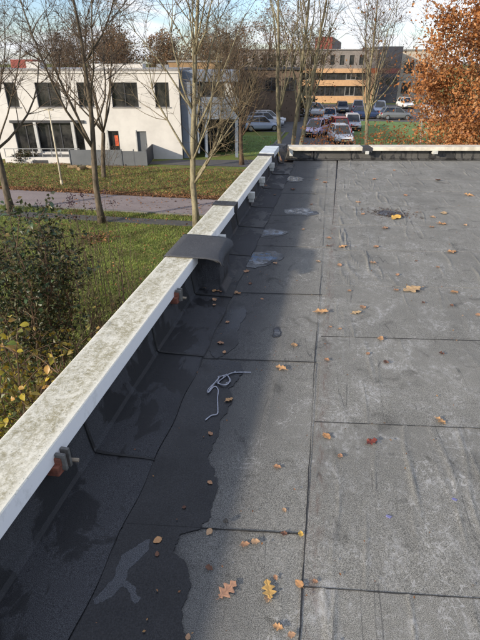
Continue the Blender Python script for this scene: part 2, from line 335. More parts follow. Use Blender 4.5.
# ---------------------------------------------------------------- our roof
roof = MB().box(-1.24, 12, -4, 10.6, RZ-.35, RZ-.02).build('flat_roof', BIT); tag(roof, kind='structure')
def strip(name, x0, x1, ya, yb, mat, z=RZ, nx=60, ny=20, ridges=0, seed=0, near_up=.002, prof=None, wob=.0):
    """a felt sheet; ya(x), yb(x) are its near and far edges; buckles run along Y"""
    amp = (.4 if ya(np.float64(0)) < 3.5 else .75); r = np.random.RandomState(seed); u = np.linspace(0, 1, nx); v = np.linspace(0, 1, ny); U, Vv = np.meshgrid(u, v)
    X = x0+(x1-x0)*(U**1.7 if nx > 300 else U); Y = ya(X)*(1-Vv)+yb(X)*Vv+wob*np.sin(X*7+seed)*.5
    Z = np.full_like(X, z)+near_up*(1-Vv)+.0004*np.sin(X*3+seed)
    for _ in range(ridges):
        c = x0+.1+(x1-x0-.1)*r.uniform(0, 1)**1.6; h = r.uniform(.003, .011); wd = r.uniform(.006, .015); ph = r.uniform(0, 6); sk = r.uniform(-.05, .22)
        l0 = r.uniform(-.2, .5); l1 = l0+r.uniform(.35, .9)
        env = np.clip((Vv-l0)/.12, 0, 1)*np.clip((l1-Vv)/.12, 0, 1)
        dx = X-(c-sk*(Vv-.5)+.022*np.sin(Vv*7+ph))
        Z += h*amp*env*np.exp(-(dx/wd)**2)
    if prof is not None: Z = Z+prof(X)
    V = np.stack([X, Y, Z], -1).reshape(-1, 3); i = np.arange(nx*ny).reshape(ny, nx)
    F = np.stack([i[:-1, :-1], i[:-1, 1:], i[1:, 1:], i[1:, :-1]], -1).reshape(-1, 4)
    # near-edge lip
    b = len(V); top = V[:nx].copy(); lip = top.copy(); lip[:, 2] = z-.004; V = np.vstack([V, top, lip]); j = np.arange(nx-1)
    F = np.vstack([F, np.stack([b+nx+j, b+nx+j+1, b+j+1, b+j], -1)])
    b2 = len(V); tp = V[i[:, 0]].copy(); sl = tp.copy(); sl[:, 2] = z-.004; V = np.vstack([V, tp, sl]); j = np.arange(ny-1)
    F = np.vstack([F, np.stack([b2+j, b2+j+1, b2+ny+j+1, b2+ny+j], -1)])
    return mesh_np(name, V, F, mat, roof, smooth=True)
def endy(X): return 10.28+.186*X+0*X
seam = [-2.6, -1.68, -.72, .22, 1.14, 2.10, 3.05, 3.97, 4.89, 5.80, 6.70, 7.56, 8.44, 9.32]
def sy(k): return lambda X: seam[k]+(.085+.008*k)*X
def bead(xa, xb, fy, seed, wd=.006):
    r = random.Random(seed); m = MB(); n = max(6, int(abs(xb-xa)/.05)); V = []; F = []
    for i in range(n+1):
        x = xa+(xb-xa)*i/n; y = fy(np.array(x)); w1 = wd*r.uniform(.3, 1.5)
        V += [(x, float(y)-w1, RZ+.002), (x, float(y)+.001, RZ+.0085), (x, float(y)+w1*.3, RZ+.0070)]
    for i in range(n):
        a = i*3; F += [(a, a+3, a+4, a+1), (a+1, a+4, a+5, a+2)]
    m.add(V, F); return m.build('bitumen_bead', BIT, roof)
for k in range(len(seam)):
    far = endy if k == len(seam)-1 else (lambda X, k=k: sy(k+1)(X)+.004)
    strip('felt_sheet', 0.0+.006*k, 9.5, sy(k), far, FELT, RZ+.004, 900 if k > 1 else 60, 16 if k > 1 else 4, 46, 40+k)
    if 2 < k < 7: bead(.02, 9.4, sy(k), k, .003 if k < 5 else .0016)
ls = [-2.4, -1.1, 0.05, 1.29, 2.62, 3.68, 4.9, 6.1, 7.3, 8.5]
def ly(k): return lambda X: ls[k]+.12*(X+.7)
for k in range(len(ls)):
    far = endy if k == len(ls)-1 else (lambda X, k=k: ly(k+1)(X)+.004)
    strip('felt_sheet', -.80, .05, ly(k), far, FELT, RZ, 50, 30, 3, 90+k, near_up=.004)
    if 1 < k < 6: bead(-.74, 0., ly(k), 70+k, .002)
# the long lap between the two runs of felt: an open, tarry edge
r = random.Random(3); m = MB(); V = []; F = []
for i in range(230):
    y = -1+i*.05; x = .040-.0165*y+r.uniform(-.002, .002)+.004*math.sin(y*1.7); w1 = max(.0004, .0022+.0022*math.sin(y*5)+(.004 if y < 1.25 else 0))*(1 if y < 4 else .5)
    V += [(x-w1, y, RZ+.0058), (x, y, RZ+.0066), (x+.0015, y, RZ+.0064)]
for i in range(229): a = i*3; F += [(a, a+1, a+4, a+3), (a+1, a+2, a+5, a+4)]
m.add(V, F); m.build('bitumen_lap', BIT, roof)

# ---------------------------------------------------------------- left parapet
par = empty('parapet_wall', (-1.2, 4, 0)); tag(par, 'long felt-clad parapet on the left capped by mossy white coping boards', 'parapet', )
def pc(o): o.parent = par; o.matrix_parent_inverse = Matrix.Translation(-par.location); return o
pc(MB().box(-1.27, -1.13, -3.5, 9.75, 0, 4.06).build('masonry', BRICK))
# upstand flashing: from the deck, over a fillet, up the wall
fs = [-3.2, -1.5, -.4, .62, 1.66, 2.62, 3.56, 4.55, 5.5, 6.4, 7.5, 8.6, 9.72]
prof = [(-.745, .009), (-.80, .011), (-.90, .012), (-1.00, .013), (-1.052, .017), (-1.066, .035), (-1.076, .10), (-1.086, .17), (-1.09, .225)]
for k in range(len(fs)-1):
    m = MB(); n = 26; V = []; r = random.Random(k); ph = r.uniform(0, 6)
    for j in range(n+1):
        y = fs[k]+(fs[k+1]+.03-fs[k])*j/n
        for q, (x, z) in enumerate(prof):
            lift = .005*(1-j/n)+.003*math.sin(y*9+ph)*(1 if 1 < q < 5 else .3)
            ex = .006*math.sin(y*13+ph) if q == 0 else 0
            V.append((x+ex, y+.03*(x+1), RZ+z+lift))
    W = len(prof); m.add(V, [(j*W+q, j*W+q+1, (j+1)*W+q+1, (j+1)*W+q) for j in range(n) for q in range(W-1)])
    m.add([(x, y_, RZ+z_) for (x, y_, z_) in [(p[0], fs[k]+.03*(p[0]+1), p[1]+.005) for p in prof]]+[(p[0], fs[k]+.03*(p[0]+1), RZ+p[1]-.006) for p in prof], [(q, q+1, W+q+1, W+q) for q in range(W-1)])
    pc(m.build('felt_flashing', FELTD, None, smooth=False, recalc=True))
    sm = MB(); sm.tube([(p[0], fs[k]-.004+.03*(p[0]+1)+r.uniform(-.004, .004), RZ+p[1]+.003) for p in prof], [.005, .007, .008, .010, .013, .013, .012, .011, .010], 5)
    pc(sm.build('bitumen_bead', BIT))
# coping boards
def board(y0, y1, mat, z1=4.18, x0=-1.30, x1=-1.06, seed=0):
    r = random.Random(seed); n = 20; th = .022; V = []; F = []
    sec = [(x0, z1-.085), (x0, z1-.003), (x0+.006, z1), ((x0+x1)/2, z1-.002), (x1-.006, z1), (x1, z1-.003), (x1, z1-.09), (x1-.02, z1-.09), (x1-.022, z1-th), (x0+.02, z1-th), (x0+.02, z1-.085)]
    W = len(sec)
    for j in range(n+1):
        y = y0+(y1-y0)*j/n; dx = .003*math.sin(y*1.1+seed); dz = .002*math.sin(y*1.7+seed)
        V += [(x+dx, y, z+dz) for x, z in sec]
    F = [(j*W+q, j*W+(q+1) % W, (j+1)*W+(q+1) % W, (j+1)*W+q) for j in range(n) for q in range(W)]
    F += [tuple(range(W)), tuple(n*W+q for q in range(W))[::-1]]
    m = MB(); m.add(V, F); return pc(m.build('coping_board', mat, recalc=True))
board(-3.3, 3.70, COPE, seed=1); board(3.95, 5.27, COPE, 4.178, seed=2); board(5.40, 8.55, COPE, 4.18, -1.30, -1.055, seed=3)
board(8.72, 9.50, COPE3, 4.20, -1.31, -1.05, seed=4)
pc(MB().box(-1.312, -1.045, 5.24, 5.41, 4.10, 4.186).build('joint_strip', FELTD, bevel=.004))
pc(MB().box(-1.312, -1.045, 8.53, 8.74, 4.10, 4.188).build('joint_strip', FELTD, bevel=.004))
def red_bracket(y):
    m = MB(); m.prism([(-1.15, y-.045), (-1.035, y-.04), (-1.028, y+.03), (-1.15, y+.035)], 4.035, 4.088)
    b = pc(m.build('bracket', REDB, bevel=.006))
    MB().box(-1.085, -1.028, y-.02, y+.012, 4.075, 4.118).build('block', REDB, b, bevel=.004)
    MB().box(-1.057, -1.012, y-.012, y+.004, 4.05, 4.135).build('clip', CLIP, b, bevel=.002)
    MB().box(-1.056, -1.018, y+.03, y+.046, 4.03, 4.13).build('clip', CLIP, b, bevel=.002)
    c = MB(); c.tube([(-1.05, y+.05, 4.05), (-.995, y+.06, 4.045)], .009, 6); c.build('peg', WOOD, b); return b
for y in (-.6, 1.36, 3.05): red_bracket(y)
for y in (4.45, 6.25, 7.2, 8.35):
    b = pc(MB().box(-1.075, -.985, y-.03, y+.03, 4.015, 4.10).build('bracket', CREAMCLIP, bevel=.006))
    MB().box(-1.06, -1.0, y-.018, y+.018, 3.97, 4.02).build('clip', CREAMCLIP, b, bevel=.003)
# the folded felt cover across the joint
fc = empty('felt_cover', (-1.1, 3.85, 4.18)); tag(fc, 'square of black roofing felt folded across the left coping with curled edge', 'roofing felt')
V = []; F = []; nu, nv = 26, 18
path = [(-1.325, -.075), (-1.322, -.02), (-1.312, .010), (-1.25, .014), (-1.06, .012), (-.97, .012), (-.90, .008), (-.868, -.002), (-.856, -.018), (-.850, -.045), (-.848, -.075)]
for j in range(nv+1):
    t = j/nv
    for q, (x, z) in enumerate(path):
        dr = max(0, (x+1.06))/.2; z -= .03*max(0, dr-.3)*(1-t)**3
        y = 3.56+.58*t - .04*dr*(t-.5) + (.05*(1-t) if q > 9 else 0)
        curl = .018*dr*math.sin(t*9+1)*(.6 if q < 8 else 1)
        if q > 6: curl += .02*(1-t)**3
        V.append((x+(.012*math.sin(t*7+q*.8) if q > 6 else 0)+(.015 if t < .08 and q > 5 else 0), y, 4.18+z+curl*.5))
W = len(path); F = [(j*W+q, j*W+q+1, (j+1)*W+q+1, (j+1)*W+q) for j in range(nv) for q in range(W-1)]
mm = MB(); mm.add(V, F); o = mm.build('felt_sheet', FELTC, None, smooth=True); o.parent = fc; o.matrix_parent_inverse = Matrix.Translation(-fc.location)
s_ = o.modifiers.new('thick', 'SOLIDIFY'); s_.thickness = .006
o = MB(); o.add([(-1.12, 3.66, RZ), (-.80, 3.62, RZ+.008), (-.80, 4.16, RZ+.008), (-1.12, 4.12, RZ), (-1.12, 3.69, RZ+.05), (-.862, 3.69, RZ+.05), (-.862, 4.10, RZ+.05), (-1.12, 4.10, RZ+.05), (-1.12, 3.70, 4.17), (-.885, 3.70, 4.17), (-.885, 4.09, 4.17), (-1.12, 4.09, 4.17)], [(0, 1, 5, 4), (1, 2, 6, 5), (2, 3, 7, 6), (4, 5, 9, 8), (5, 6, 10, 9), (6, 7, 11, 10), (8, 9, 10, 11)]); o = o.build('felt_upstand', FELTD, None, bevel=.012); o.parent = fc; o.matrix_parent_inverse = Matrix.Translation(-fc.location)

# ---------------------------------------------------------------- far parapet (runs square to the view)
A = R(10.7); ca, sa = math.cos(A), math.sin(A)
fp = empty('end_parapet', (-.95, 10.12, RZ), A); tag(fp, 'low felt-clad parapet closing the far end under a cream coping', 'parapet')
box('masonry', BRICK, fp, -.12, 11, .06, .24, -RZ, .17)
u0 = -.1
for k, u1 in enumerate([.55, 1.30, 1.92, 2.65, 3.4, 4.3, 5.6, 7.2, 9, 11]):
    m = MB(); m.add([(u0, -.10, .012), (u1, -.10, .012), (u1, .015, .03), (u0, .015, .03), (u1, .045, .17), (u0, .045, .17), (u0, .06, .17), (u1, .06, .17)], [(0, 1, 2, 3), (3, 2, 4, 5), (5, 4, 7, 6)]); m.build('felt_flashing', FELTSUN, fp)
    b = MB(); b.tube([(u1, -.10, .016), (u1+.004, .012, .035), (u1-.003, .042, .17)], .008, 5); b.build('bitumen_bead', BIT, fp); u0 = u1+.004
def cb(u0, u1, seed):
    m = MB(); m.box(u0, u1, -.10, .20, .19, .262); return m.build('coping_board', COPE2, fp, bevel=.005)
cb(.03, 1.50, 1); cb(1.68, 6.2, 2); cb(6.24, 11, 3)
box('joint_cover', FELTD, fp, 1.49, 1.69, -.115, .20, .15, .257, bevel=.012)
box('joint_block', CREAMCLIP, fp, 1.55, 1.62, -.15, -.117, .13, .19, bevel=.005)
for x in (2.95, 5.1): 
    b = box('bracket', CREAMCLIP, fp, x-.05, x+.05, -.125, -.03, .13, .188, bevel=.006)
for x in (.08,): box('bracket', CREAMCLIP, fp, x-.03, x+.03, -.115, -.02, .09, .188, bevel=.006)
for x in (.50, .56): box('support_strap', FRAME, fp, x, x+.018, -.02, .0, .02, .189)
o = MB(); o.add([(-1.12, 9.5, 4.19), (-1.06, 9.5, 4.12), (-.96, 9.6, 3.87), (-.93, 9.95, 4.02), (-.95, 10.2, 4.15), (-1.2, 10.2, 4.15), (-1.28, 9.52, 4.19), (-1.0, 9.95, 4.13)],
    [(0, 1, 7), (1, 2, 3), (1, 3, 7), (3, 4, 7), (4, 5, 7), (5, 6, 7), (6, 0, 7)]); o = o.build('corner_felt', FELTD); tag(o, 'crumpled black felt dressed into the corner between the two parapets', 'roofing felt')
# walls of our building below the roof
o = MB(); o.box(-1.24, 12, -4.0, -3.9, 0, 3.5).box(11.9, 12, -3.88, 12, 0, 3.5); o = o.build('building_wall', BRICK); tag(o, 'brown brick walls beneath the flat roof on the hidden sides', 'wall')

# ---------------------------------------------------------------- wet patches, puddles, marks
def rnd(poly, it=2, jit=.012, seed=0):
    r = random.Random(seed); p = [Vector(q) for q in poly]
    for _ in range(it):
        q = []
        for i in range(len(p)):
            a, b = p[i], p[(i+1) % len(p)]; l = (b-a).length; n = Vector((-(b-a).y, (b-a).x)); q += [a, (a+b)/2+(n.normalized()*r.uniform(-1, 1)*min(jit, l*.28) if l > 1e-6 else n)]
        p = q; jit *= .6
    for _ in range(1):
        q = []
        for i in range(len(p)):
            a, b = p[i], p[(i+1) % len(p)]; q += [a*.75+b*.25, a*.25+b*.75]
        p = q
    return [(v.x, v.y) for v in p]
WA = [(-0.45,2.51),(-0.47,2.4),(-0.51,2.31),(-0.46,2.2),(-0.47,2.1),(-0.49,2.03),(-0.48,1.93),(-0.49,1.82),(-0.49,1.75),(-0.44,1.66),(-0.41,1.6),(-0.4,1.51),(-0.4,1.43),(-0.4,1.36),(-0.42,1.32),(-0.5,1.27),(-0.5,1.21),(-0.47,1.17),(-0.41,1.11),(-0.39,1.02),(-0.39,0.94),(-0.34,0.88),(-0.3,0.77),(-0.78,0.68),(-0.76,0.81),(-0.76,0.98),(-0.75,1.23),(-0.76,1.29),(-0.8,1.35),(-0.79,1.43),(-0.82,1.54),(-0.81,1.64),(-0.81,1.77),(-0.81,1.89),(-0.8,1.99),(-0.78,2.16),(-0.78,2.31),(-0.72,2.58),(-0.62,2.62),(-0.49,2.6)]
WB = [(-.72, 3.52), (-.62, 3.45), (-.57, 3.25), (-.59, 3.02), (-.55, 2.86), (-.60, 2.70), (-.66, 2.62), (-.73, 2.72), (-.735, 3.0), (-.73, 3.3)]
IS = [(-0.61,1.23),(-0.65,1.2),(-0.7,1.14),(-0.69,1.04),(-0.73,0.95),(-0.72,0.94),(-0.69,0.95),(-0.65,1.01),(-0.62,1.01),(-0.57,0.96),(-0.56,0.99),(-0.59,1.02),(-0.64,1.04),(-0.64,1.1),(-0.6,1.18)]
def thin(name, poly, z, t, mat): 
    m = MB(); m.prism(poly, z-t, z); return m.build(name, mat, recalc=True)
o = thin('wet_patch', rnd(WA, 3, .014, 1), RZ+.0072, .006, WET); tag(o, kind='structure')
o = thin('wet_patch', rnd(WB, 3, .016, 2), RZ+.0072, .006, WET); tag(o, kind='structure')
o = thin('dry_patch', rnd(IS, 3, .008, 3), RZ+.0080, .001, FELTC); tag(o, kind='structure')
for i, (x, y, a, b) in enumerate([(-.63, 4.52, .15, .17), (-.65, 5.36, .13, .12), (-.37, 6.32, .15, .15), (-.68, 8.33, .17, .17), (-.30, 3.05, .03, .05)]):
    r = random.Random(i); pts = []
    for k in range(26):
        t = 2*math.pi*k/26; q = .9+.16*math.sin(2*t+i)+.10*math.sin(3*t+2*i)+r.uniform(-.12, .12); pts.append((x+a*q*math.cos(t), y+b*q*math.sin(t)))
    tag(thin('wet_patch', rnd([(x+(p[0]-x)*1.35, y+(p[1]-y)*1.45) for p in pts], 2, .05, i+9), RZ+.0068, .004, WET), kind='structure')
    tag(thin('puddle', rnd(pts, 2, .03, i), RZ+.0075, .004, WATER), kind='structure')
r = np.random.RandomState(8); n = 420
P = np.stack([.78+r.normal(size=n)*.15, 6.44+r.normal(size=n)*.11, RZ+.010+r.uniform(0, .004, n)], 1)
o = leaves('leaf_debris', P, .026, DEBR, flat=.95); tag(o, 'dark mat of rotting leaf bits in a shallow hollow of the roof', 'leaf debris', kind='stuff')
tag(thin('puddle', [(.78+.17*math.cos(t*.3)*(1+.2*math.sin(t*1.1)), 6.44+.11*math.sin(t*.3)*(1+.2*math.cos(t*.9))) for t in range(21)], RZ+.013, .005, WET), kind='structure')
P = np.stack([rs.uniform(-1.0, 4, 900), rs.uniform(.3, 10, 900), RZ+.012+rs.uniform(0, .004, 900)], 1); P = P[P[:, 1] < 9.8+.186*P[:, 0]]
o = leaves('roof_grit', P, .012, LITTER, flat=.9); tag(o, 'tiny crumbs of leaf and grit scattered over the whole roof felt', 'grit', kind='stuff')
cp = [(-.40, 2.50), (-.46, 2.49), (-.52, 2.47), (-.56, 2.41), (-.58, 2.35), (-.53, 2.33), (-.515, 2.38), (-.54, 2.43), (-.58, 2.42), (-.595, 2.36), (-.62, 2.24), (-.595, 2.31), (-.565, 2.28), (-.55, 2.20), (-.525, 2.10), (-.52, 2.06), (-.55, 2.04), (-.575, 1.99)]
cp = [Vector((x, y, RZ+.012+(.006 if i in (5, 7, 9) else 0))) for i, (x, y) in enumerate(cp)]
pp = []
for i in range(len(cp)-1):
    a, b, c_, d = cp[max(i-1, 0)], cp[i], cp[i+1], cp[min(i+2, len(cp)-1)]
    for k in range(5):
        t = k/5; pp.append(.5*((2*b)+(c_-a)*t+(2*a-5*b+4*c_-d)*t*t+(3*b-a-3*c_+d)*t**3))
o = MB().tube(pp, .0034, 6); o.tube([p+Vector((.009*math.sin(i*.9), .006*math.cos(i*.7), .005)) for i, p in enumerate(pp[8:55])], .002, 5)
o = o.build('knotted_cord', CORD, smooth=True); tag(o, 'frayed pale cord with a knot lying on the wet felt', 'cord')
for (x, y), lb in zip([(.67, 1.68), (.37, 1.53)], ['small blue paint fleck on the felt nearest the right edge', 'faint blue paint fleck on the felt left of the brighter one']):
    pts = [(x+.011*math.cos(t)*(1+.3*math.sin(3*t)), y+.008*math.sin(t)*(1+.3*math.cos(2*t+1))) for t in np.linspace(0, 6.2, 14)[:-1]]
    tag(thin('paint_fleck', pts, RZ+.0095, .004, BLUE), lb, 'paint mark')
bm = bmesh.new(); bmesh.ops.create_icosphere(bm, subdivisions=2, radius=.011)
for v in bm.verts: v.co *= 1+.2*math.sin(v.co.x*400+v.co.y*300); v.co.z *= .6
me = bpy.data.meshes.new('pebble'); bm.to_mesh(me); bm.free(); me.materials.append(PEB)
o = bpy.data.objects.new('pebble', me); C.objects.link(o); o.location = (-.32, 1.37, RZ+.018); tag(o, 'single black pebble on bare felt above the oak leaves', 'pebble')

# fallen leaves on the roof, one object each
def leaf_mesh(kind, seed):
    r = random.Random(seed); n = 34; hw = []
    for i in range(n+1):
        t = i/n
        if kind in 'kK': w_ = (.34*math.sin(math.pi*t**.8)**.7)*(.66+.34*math.cos(t*2*math.pi*3.4+.2))+.02
        elif kind in 'ctr': w_ = .36*math.sin(math.pi*t**.9)**.8*(.75+.25*math.cos(t*2*math.pi*3.2+seed))+.02
        else: w_ = .36*math.sin(math.pi*t**.75)**.75+.01
        hw.append(max(.008, w_*r.uniform(.95, 1.05)))
    V = []; cl = {'s': .25, 'b': .4, 'o': .12, 'k': .05, 'K': .10, 'c': .3, 'y': .25, 't': .15, 'r': .35}[kind]
    for i in range(n+1):
        t = i/n-.5; z = cl*.7*(t*t)*1.2+.03
        
        V += [(t, -hw[i], z+cl*hw[i]*(1.0+.6*math.sin(i*.45+seed))), (t, -hw[i]*.5, z+.02), (t, 0, z-.0), (t, hw[i]*.5, z+.02), (t, hw[i]*1.05, z+cl*hw[i]*(.9+.7*math.cos(i*.4+seed)))]
    F = [(i*5+q, i*5+q+1, i*5+q+6, i*5+q+5) for i in range(n) for q in range(4)]
    m = MB(); m.add(V, F); m.tube([(-.68, .03, .05), (-.58, 0, .03), (-.48, 0, .03), (.3, 0, .036)], [.012, .014, .016, .006], 4)
    me = bpy.data.meshes.new('fallen_leaf'); me.from_pydata(m.v, [], m.f); me.materials.append(LEAFM[kind]); me.update(); return me
LM = {k: [leaf_mesh(k, s) for s in (1, 2, 3)] for k in 'sbokKcytr'}
cols = {'s': 'tan', 'b': 'brown', 'o': 'orange', 'k': 'tan', 'K': 'yellow', 'c': 'ochre', 'y': 'yellow', 't': 'pale', 'r': 'dark red'}
special = {
 (-.25, 1.08): 'large flat tan oak leaf with deep lobes near the bottom edge', (-.1, 1.11): 'large yellow oak leaf with a curled tip right of the tan one',
 (-.58, 1.23): 'rounded pale orange leaf lying on the black wet patch', (.01, 1.15): 'rounded orange birch leaf beside the tarry end of the long seam',
 (-.05, .98): 'crumpled ochre leaf at the bottom edge below the yellow oak leaf', (.83, 6.22): 'bright yellow leaf on the dark mat of rotting debris',
 (.76, 4.0): 'long pale curled leaf in the middle of the right-hand felt', (.32, 1.99): 'dark red curled leaf on the bare right-hand felt',
 (.09, 1.99): 'orange leaf just right of the long seam, close to the red one', (.01, 3.43): 'wide ochre leaf lying across the long seam',
 (.7, 2.23): 'ochre leaf sitting on a cross seam at the right', (1.11, 4.02): 'dark orange leaf casting a shadow right of the long pale leaf',
 (.44, 3.09): 'ochre leaf touching the cross seam nearest the long seam', (-.22, 2.59): 'ochre leaf with ragged lobes lying level with the cord',
 (-.16, 2.89): 'upright ochre leaf a little beyond the ragged one', (-.48, 2.2): 'ochre leaf curled right beside the knotted cord',
 (-.52, 1.9): 'small tan leaf at the wet edge just below the cord', (-.0, 1.37): 'small bright yellow leaf by the long seam near the oak leaves',
 (-.9, 3.64): 'ochre leaf under the hanging edge of the felt cover', (-.71, 3.66): 'ochre leaf on the lap of the dark flashing by the felt cover',
 (2.0, 7.64): 'ochre leaf farthest to the right near the frame edge', (1.28, 5.05): 'broad ochre leaf on open felt right of the middle', (.17, 5.0): 'broad ochre leaf right of the long seam level with the first puddle',
 (-.59, 7.54): 'brown leaf in the shade between the two farthest puddles', (.07, 2.74): 'tan leaf against the long seam level with the cord'}
data = [(-0.44,1.57,0.028,'s'),(-0.52,1.41,0.02,'b'),(-0.58,1.23,0.038,'o'),(-0.56,1.17,0.023,'b'),(-0.38,1.31,0.034,'s'),(-0.34,1.15,0.032,'b'),(-0.25,1.08,0.069,'k'),(-0.22,1.28,0.038,'s'),(-0.18,1.3,0.038,'s'),(-0.08,1.48,0.025,'s'),(-0.07,1.36,0.029,'b'),(-0.0,1.37,0.029,'y'),(-0.08,1.16,0.022,'s'),(-0.1,1.11,0.065,'K'),(-0.1,1.07,0.03,'s'),(0.01,1.15,0.039,'o'),(0.07,1.17,0.022,'s'),(-0.05,0.98,0.037,'c'),(0.0,0.96,0.029,'s'),(-0.35,0.89,0.024,'s'),(-0.67,2.82,0.049,'s'),(-0.62,2.71,0.032,'s'),(-0.16,2.89,0.065,'c'),(-0.22,2.59,0.074,'c'),(-0.48,2.2,0.054,'c'),(-0.52,1.9,0.031,'s'),(-0.14,1.73,0.039,'s'),(0.07,2.74,0.038,'s'),(0.09,1.99,0.054,'o'),(0.01,3.43,0.109,'c'),(0.33,3.57,0.065,'s'),(0.28,3.47,0.082,'t'),(0.44,3.09,0.065,'c'),(0.08,3.2,0.026,'s'),(0.15,3.18,0.035,'s'),(0.34,2.87,0.032,'s'),(0.45,2.78,0.046,'b'),(0.83,2.96,0.04,'b'),(0.7,2.23,0.062,'c'),(0.32,1.99,0.066,'r'),(0.16,1.86,0.034,'s'),(1.04,3.74,0.037,'b'),(1.21,3.61,0.046,'s'),(1.09,9.36,0.063,'s'),(0.69,8.51,0.078,'s'),(1.73,8.63,0.115,'b'),(2.0,7.64,0.136,'c'),(1.08,7.47,0.068,'s'),(0.37,6.93,0.065,'s'),(0.83,6.22,0.161,'y'),(0.67,5.77,0.082,'s'),(1.13,6.55,0.045,'s'),(1.36,6.06,0.113,'c'),(1.47,6.57,0.121,'t'),(1.22,5.91,0.068,'s'),(1.3,6.35,0.073,'s'),(1.63,6.07,0.056,'s'),(0.52,5.07,0.073,'s'),(0.46,4.59,0.068,'s'),(0.17,5.0,0.098,'c'),(1.28,5.05,0.108,'c'),(1.07,4.59,0.044,'s'),(0.67,4.32,0.043,'s'),(0.76,4.0,0.171,'t'),(0.63,3.97,0.05,'s'),(1.11,4.02,0.079,'o'),(0.82,3.75,0.037,'b'),(0.02,5.27,0.065,'s'),(0.14,4.47,0.056,'s'),(0.43,6.33,0.059,'s'),(-1.01,3.69,0.06,'s'),(-0.9,3.64,0.079,'c'),(-0.86,3.65,0.059,'s'),(-0.71,3.66,0.069,'c'),(-0.72,4.15,0.065,'s'),(-0.87,3.47,0.048,'s'),(-0.85,3.38,0.037,'s'),(-0.73,3.67,0.059,'s'),(-0.69,3.13,0.035,'s'),(-0.48,4.41,0.056,'s'),(0.4,6.93,0.049,'s'),(0.02,5.0,0.05,'b'),(-0.59,7.54,0.09,'b'),(-1.03,7.66,0.055,'s'),(-0.82,7.11,0.051,'s'),(-0.25,8.33,0.058,'s'),(-0.12,8.13,0.095,'s'),(-1.03,3.72,0.05,'b'),(-0.07,4.54,0.046,'s'),(-0.49,3.58,0.029,'s'),(-0.64,3.88,0.041,'b'),(-0.29,5.55,0.041,'s'),(-0.26,6.7,0.048,'b'),(0.89,4.72,0.034,'b'),(0.23,3.88,0.039,'s')]
r = random.Random(11); todo = []
for i, (x, y, s, k) in enumerate(data):
    o = bpy.data.objects.new('fallen_leaf', LM[k][i % 3]); C.objects.link(o)
    zz = .006 if x < 0 else .0105
    if x < -.74: zz = .019
    if -.75 < x < -.4 and y < 3.6: zz = .009
    o.location = (x, y, RZ+zz); o.rotation_euler = (r.uniform(-.12, .12), r.uniform(-.15, .15), r.uniform(0, 6.28)); o.scale = (s*1.0,)*3
    if k == 'k': o.rotation_euler = (0, 0, 1.0); o.scale = (s*1.25,)*3
    if k == 'K': o.rotation_euler = (0, .05, 1.9); o.scale = (s*1.2,)*3
    key = next((q for q in special if abs(q[0]-x) < .011 and abs(q[1]-y) < .011), None)
    if key: tag(o, special[key], 'leaf', 'dry leaves fallen on the roof')
    else:
        todo.append((o, x, y, s, k))
LMK = [('knotted cord', -.55, 2.25), ('folded felt cover', -.95, 3.75), ('nearest puddle', -.63, 4.52), ('second puddle', -.65, 5.36), ('puddle out by the long seam', -.37, 6.32), ('farthest puddle', -.68, 8.33),
       ('dark debris mat', .8, 6.4), ('long pale curled leaf', .76, 4.0), ('dark red leaf', .32, 1.99), ('pair of oak leaves', -.18, 1.1), ('black pebble', -.32, 1.37), ('brighter blue paint fleck', .67, 1.68),
       ('big ochre leaf on the long seam', .01, 3.43), ('joint block of the far coping', .6, 9.5), ('leaf touching the cross seam', .44, 3.09)]
used = {}
for o, x, y, s, k in todo:
    cn = {'s': 'tan', 'b': 'brown', 'o': 'orange', 'c': 'ochre', 't': 'pale'}.get(k, 'yellow')
    best = sorted(LMK, key=lambda q: math.hypot(q[1]-x, (q[2]-y)*.8))
    for q in best[:4]:
        dx, dy = x-q[1], (y-q[2])*.8; a_ = abs(dx); b_ = abs(dy)
        d = ('right of' if dx > 0 else 'left of') if a_ > 2*b_ else (('beyond' if dy > 0 else 'nearer than') if b_ > 2*a_ else (('beyond and ' if dy > 0 else 'nearer and ')+('right of' if dx > 0 else 'left of')))
        lb = f"{'tiny' if s < .042 else 'small'} {cn} leaf {d} the {q[0]}"
        if lb not in used: break
    used.setdefault(lb, []).append(o)
for lb, os_ in used.items():
    for o in os_: tag(o, lb, 'leaf', lb if len(os_) > 1 else 'dry leaves fallen on the roof')

